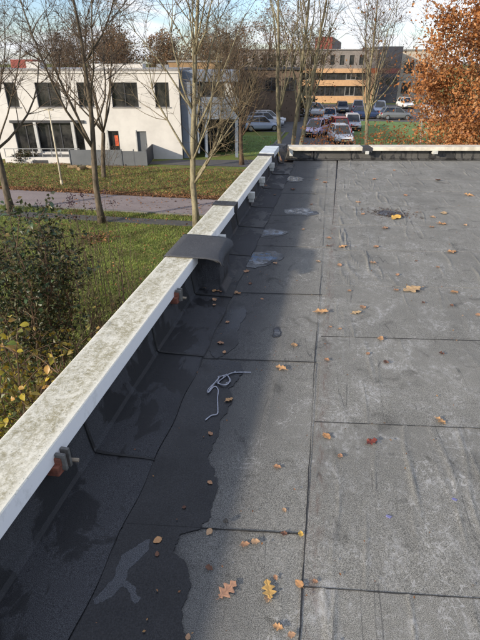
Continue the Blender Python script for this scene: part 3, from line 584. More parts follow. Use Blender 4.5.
# ---------------------------------------------------------------- trees
def tree(name, base, label, seed, H=10, r0=.16, fork=2.6, limbs=5, lL=5.5, spread=(18, 38), sub=7, subL=2.0, tw=6, twL=.8, bark=BARK, twig=TWIG, lean=(0, 0), leader=True, cat='tree', group=None, wob=.10, low=None, trop=.10, twr=.006, leafn=0, leafmat=None, leafsize=.1):
    R_ = random.Random(seed); root = empty(name, base); tag(root, label, cat, group)
    T = MB(); Cn = MB(); tips = []
    def poly(p, d, L, n, wb, up):
        pts = [p.copy()]; ds = [d.copy()]
        for i in range(n):
            d = (d+Vector((R_.gauss(0, wb), R_.gauss(0, wb), R_.gauss(0, wb*.6)+up))).normalized(); p = p+d*(L/n); pts.append(p); ds.append(d)
        return pts, ds
    def side(d, ang):
        ax = d.orthogonal().normalized(); ax.rotate(Quaternion(d, R_.uniform(0, 6.283))); q = d.copy(); q.rotate(Quaternion(ax, R(ang))); return q
    def twigs(pts, ds, L, r, lvl):
        cnt = [0, sub, tw][lvl]
        for _ in range(cnt):
            t = R_.uniform(.18, 1)**.8; i = min(len(pts)-1, int(t*(len(pts)-1)+.5)); d = side(ds[i], R_.uniform(28, 62))
            l2 = (subL if lvl == 1 else twL)*R_.uniform(.55, 1.25)*(1.15-.5*t); r2 = max(twr, r*(1-.65*t)*.5) if lvl == 1 else twr
            p2, d2 = poly(pts[i], d, l2, 5 if lvl == 1 else 3, wob*1.3, trop*.6)
            Cn.tube(p2, [max(twr*.5, r2*(1-.8*k/(len(p2)-1))) for k in range(len(p2))], 4 if lvl == 1 else 3, cap=False)
            if lvl == 1: twigs(p2, d2, l2, r2, 2)
            tips.append(p2[-1]); tips.append(p2[len(p2)//2])
    d0 = Vector((lean[0], lean[1], 1)).normalized()
    tl = H*.8 if leader else fork
    pts, ds = poly(Vector((0, 0, -.05)), d0, tl, 12, .035, .03)
    rr = [r0*(1.35 if i == 0 else 1)*(1-(.80 if leader else .25)*i/12) for i in range(13)]
    T.tube(pts, rr, 10)
    for j in range(limbs):
        h = R_.uniform(fork, H*.62) if leader and j > 2 else fork*R_.uniform(.93, 1.03)
        if low and j < 2: h = low
        i = min(12, max(1, int(h/tl*12+.5))); an = 2*math.pi*(j+R_.uniform(-.3, .3))/limbs+seed
        a = R(R_.uniform(*spread)); d = Vector((math.cos(an)*math.sin(a), math.sin(an)*math.sin(a), math.cos(a)))
        L = min(lL, (H-h))*R_.uniform(.75, 1.05); rl = min(rr[i]*.55, r0*.5)*R_.uniform(.6, 1)
        p1, d1 = poly(pts[i], d, L, 8, wob, trop)
        T.tube(p1, [max(.008, rl*(1-.85*k/8)) for k in range(9)], 7)
        twigs(p1, d1, L, rl, 1)
    if leader: twigs(pts[4:], ds[4:], tl, r0*.4, 1)
    T.build('trunk', bark, root, smooth=True)
    c = Cn.build('crown', twig, root); c['kind'] = 'stuff'
    if leafn:
        P = np.array([tuple(R_.choice(tips)) for _ in range(leafn)])+rs.normal(size=(leafn, 3))*(.7*leafsize+(.16 if leafn > 5000 else 0))
        leaves('foliage', P, leafsize, leafmat, root)
    return root
gb = 'bare trees around the lane and verge'
tree('bare_tree', (-8.8, 17.2, 0), 'bare grey tree with forked upswept limbs between the lane and the lawn', 3, H=10.5, r0=.135, fork=2.8, limbs=8, lL=6.5, spread=(24, 50), sub=19, tw=12, group=gb, lean=(-.07, 0))
tree('bare_tree', (-13.3, 18.0, 0), 'bare tree at the left edge of the frame, its branches crossing the white building', 12, H=9.5, r0=.15, fork=2.4, limbs=10, lL=6.5, spread=(28, 64), sub=18, tw=11, group=gb, lean=(.03, 0))
tree('bare_tree', (-4.93, 17.2, 0), 'slender olive-barked bare tree just beyond the felt cover, branches fanned upward', 25, H=12.5, r0=.125, fork=2.0, limbs=22, lL=4.4, spread=(26, 50), sub=13, tw=9, bark=BARKG, twig=TWIGG, group=gb)
tree('bare_tree', (-12.3, 25.0, 0), 'slim dark bare tree on the verge behind the forked grey one', 31, H=8.5, r0=.13, fork=2.4, limbs=8, lL=6, spread=(18, 44), sub=12, tw=8, group=gb, leader=False)
tree('bare_tree', (-5.6, 30.2, 0), 'bushy brown bare tree beside the driveway lawn', 44, H=8, r0=.14, fork=1.4, limbs=14, lL=5.5, spread=(18, 50), sub=13, tw=10, bark=BARKB, group=gb)
for i, (x, y, ln, H_) in enumerate([(-3.5, 33.0, -.06, 14), (-2.75, 33.3, .01, 15), (-2.35, 33.0, .16, 14)]):
    tree('bare_tree', (x, y, 0), ['left-leaning olive stem of the clump past the roof corner', 'straight middle olive stem of the clump past the roof corner', 'right-leaning olive stem of the clump past the roof corner'][i],
         50+i, H=H_, r0=.15, fork=3.2, limbs=8, lL=7, spread=(14, 40), sub=9, tw=8, bark=BARKG, twig=TWIGG, lean=(ln, 0), group='olive-barked stems past the roof corner', twr=.009)
tree('bare_tree', (2.0, 34, 0), 'thin bare tree with a few red leaves in front of the orange offices', 61, H=11.5, r0=.14, fork=2.0, limbs=14, lL=7, spread=(18, 50), sub=12, tw=9, bark=BARKG, group=gb, twr=.009, leafn=130, leafmat=RUSS, leafsize=.16)
tree('birch_tree', (3.7, 23.7, 0), 'thin white-stemmed birch standing among the russet shrubs', 66, H=5.0, r0=.07, fork=2.6, limbs=5, lL=1.6, spread=(20, 40), sub=4, subL=.7, tw=3, twL=.4, bark=BIRCH, cat='birch', leafn=120, leafmat=RUSS, leafsize=.1)
tree('bare_tree', (-10.9, 22.8, 0), 'spindly sapling on the leafy verge right of the fence', 69, H=2.6, r0=.02, fork=.9, limbs=6, lL=1.3, spread=(20, 50), sub=4, subL=.5, tw=2, twL=.25, group=gb)
# oak in autumn leaf on the right
ok = tree('oak_tree', (5.6, 18.8, 0), 'large oak still full of orange-brown leaves at the right edge', 77, H=9.8, r0=.20, fork=.9, limbs=22, lL=7.5, spread=(8, 48), sub=13, subL=1.9, tw=9, bark=BARKG, twig=TWIG, leafn=26000, leafmat=OAKL, leafsize=.105, cat='oak')
P = clumps((-.1, 0, 5.3), (3.0, 2.2, 4.7), 44000, 130, .38, 4, zmin=.6, shell=.5); leaves('foliage', P, .115, OAKL, ok)
tree('oak_tree', (9.6, 21.5, 0), 'second autumn oak half hidden at the far right', 78, H=9, r0=.2, fork=1.2, limbs=10, lL=6, spread=(20, 55), sub=7, subL=2.2, tw=5, bark=BARKB, twig=TWIG, leafn=14000, leafmat=OAKL, leafsize=.13, cat='oak')
# background trees
bgp = [(-34, 62, 7.2), (-27.5, 60, 7.4), (-22, 50, 6.6), (-14.8, 58, 7.8), (-11.5, 54, 7.5), (-3.5, 74, 9), (-30, 58, 9), (-24, 55, 8.2), (-20.5, 60, 7.6), (-17, 52, 7.6), (-13, 62, 10), (-9, 66, 12), (-6, 70, 12.5), (-37, 50, 9)]
bgl = ['low brown tree of the belt behind the left end of the white roof', 'low brown tree of the belt behind the white roof next to the tallest russet one', 'low brown tree nearest behind the middle of the white roof', 'low brown tree of the belt behind the right end of the white roof', 'low brown tree of the belt behind the blue-grey annexe', 'brown tree beside the left end of the orange offices', 'brown bare tree farthest left behind the white roof', 'dense russet-brown tree rising behind the white roof', 'short dark bare tree behind the white roof', 'rounded brown tree at the right end of the white roof',
       'tall bare tree behind the blue-grey annexe', 'tall orange-tinged tree behind the tan building', 'tallest bare tree left of the orange offices', 'bare tree half cut by the left edge behind the roof']
for i, (x, y, h) in enumerate(bgp):
    tree('background_tree', (x, y, 0), bgl[i], 100+i, H=h, r0=.22, fork=2, limbs=10, lL=h*.6, spread=(15, 50), sub=8, subL=2.4, tw=6, twL=1.1, bark=BARKB, twr=.014,
         leafn=[2600, 2600, 2400, 2600, 2400, 1800, 1600, 3800, 1800, 2600, 700, 1500, 500, 1200][i], leafmat=BROWNT, leafsize=.19, group='trees behind the buildings')
def bush(name, base, rad, n, mat, size, label, cat, seed, group=None, nc=40, stems=7, stem=BARKB, cr=.22):
    root = empty(name, base); tag(root, label, cat, group)
    P = clumps((0, 0, rad[2]*1.0), rad, n, nc, cr*max(rad), seed, zmin=.05); leaves('foliage', P, size, mat, root)
    m = MB(); r = random.Random(seed)
    for _ in range(stems):
        a = r.uniform(0, 6.28); q = r.uniform(.2, .75); m.tube([(0.1*math.cos(a), .1*math.sin(a), 0), (q*.5*rad[0]*math.cos(a), q*.5*rad[1]*math.sin(a), rad[2]*.8), (q*rad[0]*math.cos(a), q*rad[1]*math.sin(a), rad[2]*1.6)], [.035, .022, .01], 5)
    m.build('stem', stem, root); return root
bush('tall_hedge', (-7.6, 57, 0), (4.2, 1.6, 2.6), 9000, HEDG, .26, 'dark brown-green hedge mass between the annexe and the orange offices', 'hedge', 5, nc=90)
bush('tall_hedge', (-13.5, 48, 0), (3.5, 1.5, 2.0), 5000, HEDG, .24, 'dark hedge behind the blue-grey annexe', 'hedge', 6, nc=70)
for i, (x, y, rx, rz, n, lb) in enumerate([(-.8, 23.5, .9, 1.8, 1500, 'russet shrub at the left end of the row past the far coping'), (.7, 23, 1.1, 1.6, 1000, 'russet shrub in front of the parked cars'),
        (2.2, 22.0, 1.1, 1.7, 1500, 'orange-red shrub right of the parked cars'), (4.3, 21.5, 1.3, 2.1, 4200, 'taller russet shrub at the foot of the oak'), (7.0, 22.3, 1.5, 2.2, 5000, 'russet shrub at the right end of the row past the far coping')]):
    bush('russet_shrub', (x, y, 0), (rx, .8, rz), n, RUSS, .10, lb, 'shrub', 200+i, 'russet shrubs past the far coping', cr=.25)
for i, (x, y, rz, lb) in enumerate([(-10.5, 33.8, 1.1, 'low dark shrub under the blue-grey annexe'), (-7.8, 34.6, 1.0, 'green shrub under the right end of the blue-grey annexe'), (-19.3, 28.6, .55, 'low dark shrub by the glazed ground floor of the white building')]):
    bush('low_shrub', (x, y, 0), (1.2 if i < 2 else .7, .7, rz*.6), 1500, HEDG if i != 1 else DKGR, .11, lb, 'shrub', 220+i, nc=30)

# ---------------------------------------------------------------- near shrubs by the wall
def bigleaf(kind):
    m = MB(); n = 6; V = []
    for i in range(n+1):
        t = i/n; w_ = .33*math.sin(math.pi*min(1, t*.97+.02)**.85)+.01; z = -.25*(t-.4)**2
        V += [(t, -w_, z+.10*w_*3), (t, 0, z), (t, w_, z+.10*w_*3)]
    m.add(V, [(i*3+q, i*3+q+1, i*3+q+4, i*3+q+3) for i in range(n) for q in range(2)])
    me = bpy.data.meshes.new('leaf'); me.from_pydata(m.v, [], m.f); me.materials.append(kind); me.polygons.foreach_set('use_smooth', [True]*len(me.polygons)); return me
def shrub(name, base, label, cat, stems, nleaf, leafme, size, mat, nstuff, seed, stemmat, rad, zlo, col2=None):
    r = random.Random(seed); root = empty(name, base); tag(root, label, cat); sites = []
    for k in range(stems):
        a = r.uniform(0, 6.28); q = r.uniform(.15, 1)**.6; h = rad[2]*r.uniform(.72, 1.03)*(1-.25*q*q); m = MB()
        pts = [Vector((.12*math.cos(a), .12*math.sin(a), 0))]
        for i in range(1, 9): t = i/8; pts.append(Vector((q*rad[0]*math.cos(a)*t**.8+r.gauss(0, .04), q*rad[1]*math.sin(a)*t**.8+r.gauss(0, .04), h*t)))
        m.tube(pts, [.016*(1-.8*i/8)+.003 for i in range(9)], 5)
        for i in range(3, 9):
            for _ in range(4):
                b = r.uniform(0, 6.28); l = r.uniform(.12, .42); e = pts[i]+Vector((math.cos(b)*l, math.sin(b)*l, r.uniform(0, .25))); m.tube([pts[i], (pts[i]+e)/2+Vector((0, 0, .02)), e], [.006, .004, .002], 3, cap=False)
                for t in (.35, .6, .8, 1.): sites.append(pts[i].lerp(e, t))
        m.build('stem', stemmat, root)
    vis = [s for s in sites if s.z > zlo]; r.shuffle(vis)
    for s in vis[:nleaf]:
        o = bpy.data.objects.new('leaf', leafme); C.objects.link(o); o.parent = root; o.location = s; sc = size*r.uniform(.7, 1.25); o.scale = (sc,)*3
        o.rotation_euler = (r.uniform(-.7, .7), r.uniform(-.5, .9), r.uniform(0, 6.28))
    P = np.array([tuple(r.choice(sites)) for _ in range(nstuff)])+rs.normal(size=(nstuff, 3))*.07
    leaves('foliage', P, size*.75, mat, root); return root
BLY, BLG = bigleaf(YLOBJ), bigleaf(DGOBJ)
shrub('evergreen_shrub', (-4.75, 6.3, 0), 'dark green leafy shrub, the tallest beside the left parapet', 'shrub', 26, 290, BLG, .105, DKGR, 4200, 301, BARKB, (.85, 1.0, 3.95), 2.2)
shrub('yellowing_shrub', (-2.75, 3.45, 0), 'shrub with yellow and orange leaves close against the left coping', 'shrub', 28, 290, BLY, .078, YELL, 4200, 302, BARKB, (.9, 1.1, 3.35), 2.3)
shrub('brown_shrub', (-5.6, 7.6, 0), 'thin brownish shrub at the left edge behind the dark green one', 'shrub', 16, 60, BLG, .07, DRYG, 2600, 303, BARKB, (1.0, 1.0, 3.3), 1.6)
# dried stalks
def stalks(base, n, rx, ry, h, label, seed, heads=True):
    root = empty('dried_stalks', base); tag(root, label, 'dried plant'); r = random.Random(seed); m = MB(); pts_ = []
    for _ in range(n):
        x, y = r.gauss(0, rx), r.gauss(0, ry); hh = h*r.uniform(.5, 1.05); lx, ly_ = r.gauss(0, .1), r.gauss(0, .1); top = Vector((x+lx, y+ly_, hh))
        m.tube([(x, y, 0), (x+lx*.3, y+ly_*.3, hh*.6), top], [.009, .007, .004], 3, cap=False); pts_.append(top)
        for _ in range(3): t = r.uniform(.4, .9); p = Vector((x+lx*t*t, y+ly_*t*t, hh*t)); m.tube([p, p+Vector((r.gauss(0, .12), r.gauss(0, .12), .18))], [.004, .002], 3, cap=False)
    o = m.build('stem', simple('stalk', (.13, .09, .06), (.09, .065, .045), 5, .9), root); o['kind'] = 'stuff'
    P = np.array([tuple(r.choice(pts_)*r.uniform(.2, 1)) for _ in range(n*14)])+rs.normal(size=(n*14, 3))*.1; P[:, 2] = np.abs(P[:, 2]); leaves('foliage', P, .06, DRYG, root)
    if heads:
        for p in sorted(pts_, key=lambda q: -q.z)[:14]:
            q = np.array(tuple(p))+rs.normal(size=(26, 3))*np.array((.05, .05, .05)); leaves('seed_head', q, .045, SEED, root)
    return root
stalks((-6.2, 10.6, 0), 45, .55, .7, 2.6, 'clump of dried stalks with dark seed heads behind the shrubs', 5)
stalks((-4.4, 8.2, 0), 130, .7, 1.2, 1.6, 'low tangle of brown stalks between the shrub and the lawn', 6, heads=False)

# ---------------------------------------------------------------- grass and leaf litter
def blades(name, P, h, wd, mat):
    n = len(P); a = rs.uniform(0, 6.28, n); hh = h*rs.uniform(.5, 1.3, n); l = rs.normal(size=(n, 2))*.4*hh[:, None]
    dx = np.stack([np.cos(a), np.sin(a), 0*a], 1)*wd*.5; A_ = P-dx; B = P+dx; T_ = P+np.stack([l[:, 0], l[:, 1], hh], 1)
    V = np.stack([A_, B, T_], 1).reshape(-1, 3); F = np.arange(3*n).reshape(-1, 3); o = mesh_np(name, V, F, mat); return o
def area(x0, x1, y0, y1, n, z=0, pw=1.): 
    u = rs.uniform(0, 1, n)**pw; return np.stack([rs.uniform(x0, x1, n), y0+(y1-y0)*u, np.full(n, z)], 1)
P = np.vstack([area(-17, -1.3, 2.5, 17.3, 150000), area(-14, -4.8, 33.5, 43, 12000), area(1.5, 10, 36, 46, 12000)])
o = blades('lawn_grass', P, .075, .022, GRASS); tag(o, 'short green lawn grass between the wall and the footway', 'grass', kind='stuff')
P = np.vstack([area(-17, -2, 18.05, 18.7, 8000), area(-24, -2, 21.8, 28, 42000)])
o = blades('verge_grass', P, .09, .03, GRASS); tag(o, 'rough grass on the verges either side of the lane', 'grass', kind='stuff')
P = np.vstack([area(-24, -2, 21.45, 28.5, 11000, .07, 2.2), area(-24, 0, 21.3, 22.0, 4500, .08), area(-17, -2, 8, 17.3, 900, .06), area(-12, -2, 17.4, 21.2, 500, .065)])
o = leaves('leaf_litter', P, .10, LITTER, flat=.75); tag(o, 'brown fallen leaves covering the verge beyond the lane', 'fallen leaves', kind='stuff')
P = np.stack([-8.1+rs.normal(size=260)*.35, 15.3+rs.normal(size=260)*.3, .05+rs.uniform(0, .08, 260)], 1)
o = leaves('leaf_heap', P, .10, LITTER, flat=.6); tag(o, 'small heap of brown leaves on the lawn near the forked tree', 'leaf heap', kind='stuff')
P = np.stack([rs.uniform(-.5, 9, 2500), rs.uniform(21.2, 23.5, 2500), rs.uniform(.01, .06, 2500)], 1)
o = leaves('shrub_litter', P, .11, LITTER, flat=.7); tag(o, 'fallen russet leaves under the shrubs past the far coping', 'fallen leaves', kind='stuff')

# ---------------------------------------------------------------- buildings
def wall_front(root, name, mat, s0, s1, z0, z1, holes, y=0., rev=.16):
    xs = sorted({s0, s1, *[h[0] for h in holes], *[h[1] for h in holes]}); zs = sorted({z0, z1, *[h[2] for h in holes], *[h[3] for h in holes]}); m = MB()
    inside = lambda x, z: any(h[0] < x < h[1] and h[2] < z < h[3] for h in holes)
    for a, b in zip(xs, xs[1:]):
        for c_, d in zip(zs, zs[1:]):
            if not inside((a+b)/2, (c_+d)/2): m.add([(a, y, c_), (b, y, c_), (b, y, d), (a, y, d)], [(0, 1, 2, 3)])
    for a, b, c_, d in holes:
        m.add([(a, y, c_), (b, y, c_), (b, y, d), (a, y, d), (a, y+rev, c_), (b, y+rev, c_), (b, y+rev, d), (a, y+rev, d)], [(0, 4, 5, 1), (1, 5, 6, 2), (2, 6, 7, 3), (3, 7, 4, 0)])
    return m.build(name, mat, root, recalc=False)
def window(root, a, b, c_, d, y=.12, mull=1, frame=FRAME, sill=True, fw=.06, name='window', trans=0, glass=GLASS):
    m = MB(); m.box(a, b, y-.03, y+.03, c_, c_+fw).box(a, b, y-.03, y+.03, d-fw, d).box(a, a+fw, y-.03, y+.03, c_+fw, d-fw).box(b-fw, b, y-.03, y+.03, c_+fw, d-fw)
    for i in range(mull): x = a+(b-a)*(i+1)/(mull+1); m.box(x-fw/2, x+fw/2, y-.028, y+.028, c_+fw, d-fw)
    if trans: m.box(a+fw, b-fw, y-.026, y+.026, c_+(d-c_)*trans-fw/2, c_+(d-c_)*trans+fw/2)
    f = m.build(name, frame, root); MB().box(a+fw*.5, b-fw*.5, y+.0, y+.012, c_+fw*.5, d-fw*.5).build('pane', glass, f)
    if sill: MB().box(a-.05, b+.05, -.05, y-.04, c_-.05, c_+.004).build('sill', ROOFE, f)
    return f
# white two-storey building
wb = empty('white_building', (-10.07, 31.38, 0), A); tag(wb, 'cream rendered two-storey building with a flat roof and dark windows', 'building')
ups = [(-10.41, -9.67), (-8.51, -6.99), (-5.95, -5.0), (-3.88, -2.24), (-1.19, -.31), (-13.2, -11.7), (-16, -14.9)]
holes = [(a, b, 3.12, 4.50) for a, b in ups]+[(-10.35, -5.95, .45, 2.22), (-4.37, -3.70, .45, 1.72), (-2.55, -1.93, 0.02, 1.70), (-16, -12, .5, 2.2)]
wall_front(wb, 'wall', WHITEW, -22, .32, 0, 5.12, holes)
m = MB(); m.add([(.32, 0, 0), (.32, 9, 0), (.32, 9, 5.12), (.32, 0, 5.12)], [(0, 1, 2, 3)]); m.add([(-22, 0, 0), (-22, 9, 0), (-22, 9, 5.12), (-22, 0, 5.12)], [(3, 2, 1, 0)]); m.add([(-22, 9, 0), (.32, 9, 0), (.32, 9, 5.12), (-22, 9, 5.12)], [(3, 2, 1, 0)]); m.build('wall', WHITEW, wb)
box('roof', ROOFE, wb, -22.1, .42, -.08, 9.1, 5.12, 5.24); box('parapet_trim', WHITEW, wb, -22.08, .40, -.06, 0.1, 5.0, 5.118)
rb = box('rooftop_unit', WHITEW, wb, -9.6, -8.7, 2, 3, 5.24, 5.62); box('rooftop_unit', WHITEW, wb, -5.6, -2.2, 2.2, 3.4, 5.24, 5.50); box('roof_vent', METAL, wb, -1.2, -.9, 1.5, 1.8, 5.24, 5.5); box('roof_vent', METAL, wb, -.7, -.45, 1.5, 1.8, 5.24, 5.45)
box('rooftop_unit', REDP, wb, -11.4, -9.9, 4, 5.5, 5.24, 5.75)
for i, (a, b) in enumerate(ups): window(wb, a, b, 3.12, 4.50, mull=1 if b-a > 1.2 else 0, trans=0)
gl = window(wb, -10.35, -5.95, .45, 2.22, y=.14, mull=5, sill=False, name='glazed_front')
window(wb, -16, -12, .5, 2.2, mull=4, sill=False, name='glazed_front'); window(wb, -4.37, -3.70, .45, 1.72, mull=0)
for x in (-8.92, -6.55): box('column', WFR, wb, x-.09, x+.09, -.14, .02, .45, 2.26)
box('beam', FRAME, wb, -10.5, -5.8, -.1, -.003, 2.2, 2.36)
d = MB().box(-2.55, -1.93, .10, .15, .02, 1.70).build('door', FENCE, wb); MB().box(-2.04, -1.99, .05, .098, .8, .95).build('handle', METAL, d)
box('door_frame', WFR, wb, -2.64, -2.56, -.03, .06, .0, 1.78); box('door_frame', WFR, wb, -4.48, -4.38, -.03, .06, .4, 1.78)
pl = box('plinth_wall', WHITEW, wb, -10.6, -5.9, -1.55, -1.35, 0, .36)
box('vent', FRAME, wb, -8.9, -7.95, -1.57, -1.551, .02, .2)
box('terrace_floor', KERB, wb, -10.6, -5.9, -1.35, -.02, 0, .3)
rl = MB(); rl.box(-10.6, -5.9, -1.47, -1.43, .84, .88); rl = rl.build('railing', METAL, wb)
for i in range(9): MB().box(-10.58+i*.58, -10.54+i*.58, -1.47, -1.43, .36, .84).build('post', METAL, rl)
o = empty('poster', (0, 0, 0)); bpy.data.objects.remove(o)
ps = MB().box(-4.0, -3.78, .07, .085, .8, 1.45).build('poster', POSTR); ps.matrix_world = Matrix.Translation((-10.07, 31.38, 0)) @ Matrix.Rotation(A, 4, 'Z'); tag(ps, 'orange-red poster hanging in the ground-floor window of the white building', 'poster')
# blue-grey annexe
an = empty('grey_annexe', (-10.07, 31.38, 0), A); tag(an, 'blue-grey clad annexe on the right of the white building', 'building')
box('fascia', GREYW, an, .50, 4.1, .45, 8, 4.53, 5.12); box('spandrel', GREYW, an, 1.5, 4.05, .5, .9, 2.37, 3.66)
box('wall', GREYW, an, .36, 1.0, .3, 8, 0, 4.52); box('wall', SLATE_SHADE, an, 1.02, 4.0, 3.0, 3.2, 0, 2.35); box('soffit', ROOFE, an, 1.02, 4.05, .92, 8, 2.37, 2.5)
for x in (1.05, 1.32): box('fin', GREYW, an, x, x+.1, .35, .6, .3, 4.52)
box('column', GREYW, an, 1.75, 1.95, .6, .8, 0, 2.36); box('column', GREYW, an, 3.75, 3.95, .6, .8, 0, 2.36)
for a, b in ((1.5, 2.25), (2.25, 3.1), (3.68, 4.05)): window(an, a, b, 3.68, 4.52, y=.62, mull=0, sill=False)
box('panel', WFR, an, 3.12, 3.66, .58, .66, 3.68, 4.52); box('rail', METAL, an, 1.5, 4.05, .44, .48, 3.0, 3.04); box('rail', METAL, an, 1.5, 4.05, .44, .48, 3.3, 3.34)
window(an, 1.06, 1.5, .4, 4.4, y=.7, mull=0, sill=False)
# tan block behind
tb = empty('tan_building', (-10, 45, 0), A); tag(tb, 'low tan brick block showing above the blue-grey annexe', 'building')
box('wall', TANB, tb, -4.6, -.6, 0, 8, 0, 5.6); box('roof', ROOFE, tb, -4.7, -.5, -.1, 8.1, 5.6, 5.72)
window(tb, -4, -3, 3.6, 4.6, y=-.03, mull=1, sill=False); window(tb, -2, -1, 3.6, 4.6, y=-.03, mull=1, sill=False)
lb_ = empty('brown_building', (-10, 52, 0), A); tag(lb_, 'long low brown building behind the hedge left of the orange offices', 'building')
box('wall', simple('brown_cladding', (.16, .11, .075), (.12, .085, .06), 2, .9), lb_, -1.5, 6.5, 2, 10, 0, 4.9); box('roof', FRAME, lb_, -1.7, 6.7, 1.8, 10.2, 4.9, 5.1)
for i in range(4): window(lb_, -1+i*1.9, .2+i*1.9, 3.0, 4.2, y=1.95, mull=1, sill=False)
# orange office block
of = empty('office_building', (-1.4, 82.7, 0), A); tag(of, 'orange-banded office block with taupe top storey and slate end', 'building')
for z0, z1 in ((0, .98), (2.37, 3.19), (4.14, 4.74)): box('brick_band', ORNG, of, -16, 5.2, -.15, .3, z0, z1)
box('wall', TAUPE, of, -16, 5.2, .5, 14, 0, 4.7)
box('corner_panel', ORNG, of, 5.2, 6.55, -.2, 12, 0, 4.1); box('corner_panel', ORNG2, of, 5.2, 6.6, -.25, 12, 4.1, 4.76)
tops = [(-15+i*1.45, -14.3+i*1.45, 5.2, 6.5) for i in range(14)]
wall_front(of, 'upper_wall', TAUPE, -16, 6.55, 4.74, 7.16, tops, y=.0, rev=.2)
box('roof', ROOFE, of, -16.1, 6.65, -.15, 14, 7.16, 7.3)
for h in tops: window(of, *h, y=.15, mull=0, sill=False)
for z0, z1 in ((.98, 2.37), (3.19, 4.14)):
    for i in range(14): window(of, -16+i*1.51, -14.49+i*1.51, z0, z1, y=.2, mull=1, sill=False, fw=.09, frame=FRAME if i % 4 else BLIND)
box('end_wall', SLATE_SHADE, of, 6.68, 10.0, -.6, 14, 0, 4.1); box('end_band', MAROON, of, 6.66, 10.02, -.64, 14, 4.1, 4.76); box('end_wall', SLATE_SHADE, of, 6.68, 10.0, -.6, 14, 4.76, 7.62)  # dark slate colour also holds the painted shade of this right-facing end
for i in range(3): window(of, 6.95+i*1.0, 7.75+i*1.0, 2.5, 3.6, y=-.62, mull=0, sill=False)
box('roof_plant', REDP, of, -1.84, .1, 3, 8, 7.3, 9.0); m = MB(); m.add([(.1, 3, 7.3), (1.5, 3, 7.3), (1.5, 3, 8.2), (.1, 3, 9.0), (.1, 8, 7.3), (1.5, 8, 7.3), (1.5, 8, 8.2), (.1, 8, 9.0)], [(0, 1, 2, 3), (4, 7, 6, 5), (1, 5, 6, 2), (3, 2, 6, 7)]); m.build('roof_plant', SLATE_SHADE, of)
for x in (8.2, 9.0): MB().tube([(x, 2, 7.6), (x, 2, 9.3)], .06, 6).build('mast', METAL, of)
fb = empty('pale_building', (13, 92, 0), A); tag(fb, 'pale cream block right of the slate-ended offices behind the oak', 'building')
box('wall', simple('pale_render', (.55, .47, .38), (.45, .39, .32), 2, .9), fb, -4, 2.6, 0, 9, 0, 7.2); box('roof', ROOFE, fb, -4.2, 2.8, -.2, 9.2, 7.2, 7.4)
for i in range(2):
    for z in (1, 4): window(fb, -3.2+i*2.3, -1.7+i*2.3, z, z+1.6, y=-.04, mull=1, sill=False)
# grey board fence
fn = empty('grey_fence', (-15.7, 27.9, 0), A); tag(fn, 'dark grey panel fence around the yard of the white building', 'fence')
for i, (a, b) in enumerate([(-.05, 1.50), (1.515, 3.04)]):
    box('panel', FENCE, fn, a, b, 0, .05, .02, .93, bevel=.004)
box('panel', FENCE, fn, 3.10, 3.78, 0, .05, .02, .86); box('panel', FENCE, fn, 3.83, 4.60, -.02, .05, .02, .84)
box('panel', SLATE_SHADE, fn, 4.55, 4.60, .07, 2.6, .02, .93)  # return panel: shade of its turned side put in as a darker colour
for x in (-.1, 3.05, 3.79): box('post', FENCE, fn, x, x+.045, -.03, .09, 0, .96)
# logs
for i, (x, y, rz, ln, lb) in enumerate([(-15.2, 27.0, .3, .55, 'leftmost cut log of the three in front of the fence'), (-14.55, 26.8, 1.5, .6, 'cut log pointing at the camera in front of the fence'), (-14.1, 27.1, -.2, .5, 'rightmost cut log of the three in front of the fence')]):
    o = MB(); c_, s_ = math.cos(rz), math.sin(rz); o.tube([(-c_*ln/2, -s_*ln/2, .11), (c_*ln/2, s_*ln/2, .12)], [.12, .11], 10); o = o.build('cut_log', LOGB, smooth=False, loc=(x, y, 0)); tag(o, lb, 'log', 'cut logs by the fence')
# lamp post
lp = empty('lamp_post', (-13.7, 23.0, 0)); tag(lp, 'thin pale lamp post with a short cross head left of the forked tree', 'lamp post')
MB().tube([(0, 0, 0), (0, 0, 2.0), (-.02, 0, 3.55)], [.055, .042, .03], 8).build('pole', POLE, lp, smooth=True); MB().box(-.26, .22, -.05, .05, 3.55, 3.61).build('lamp_head', POLE, lp, bevel=.01); MB().tube([(0, 0, 0), (0, 0, .25)], .07, 8).build('base_collar', POLE, lp)

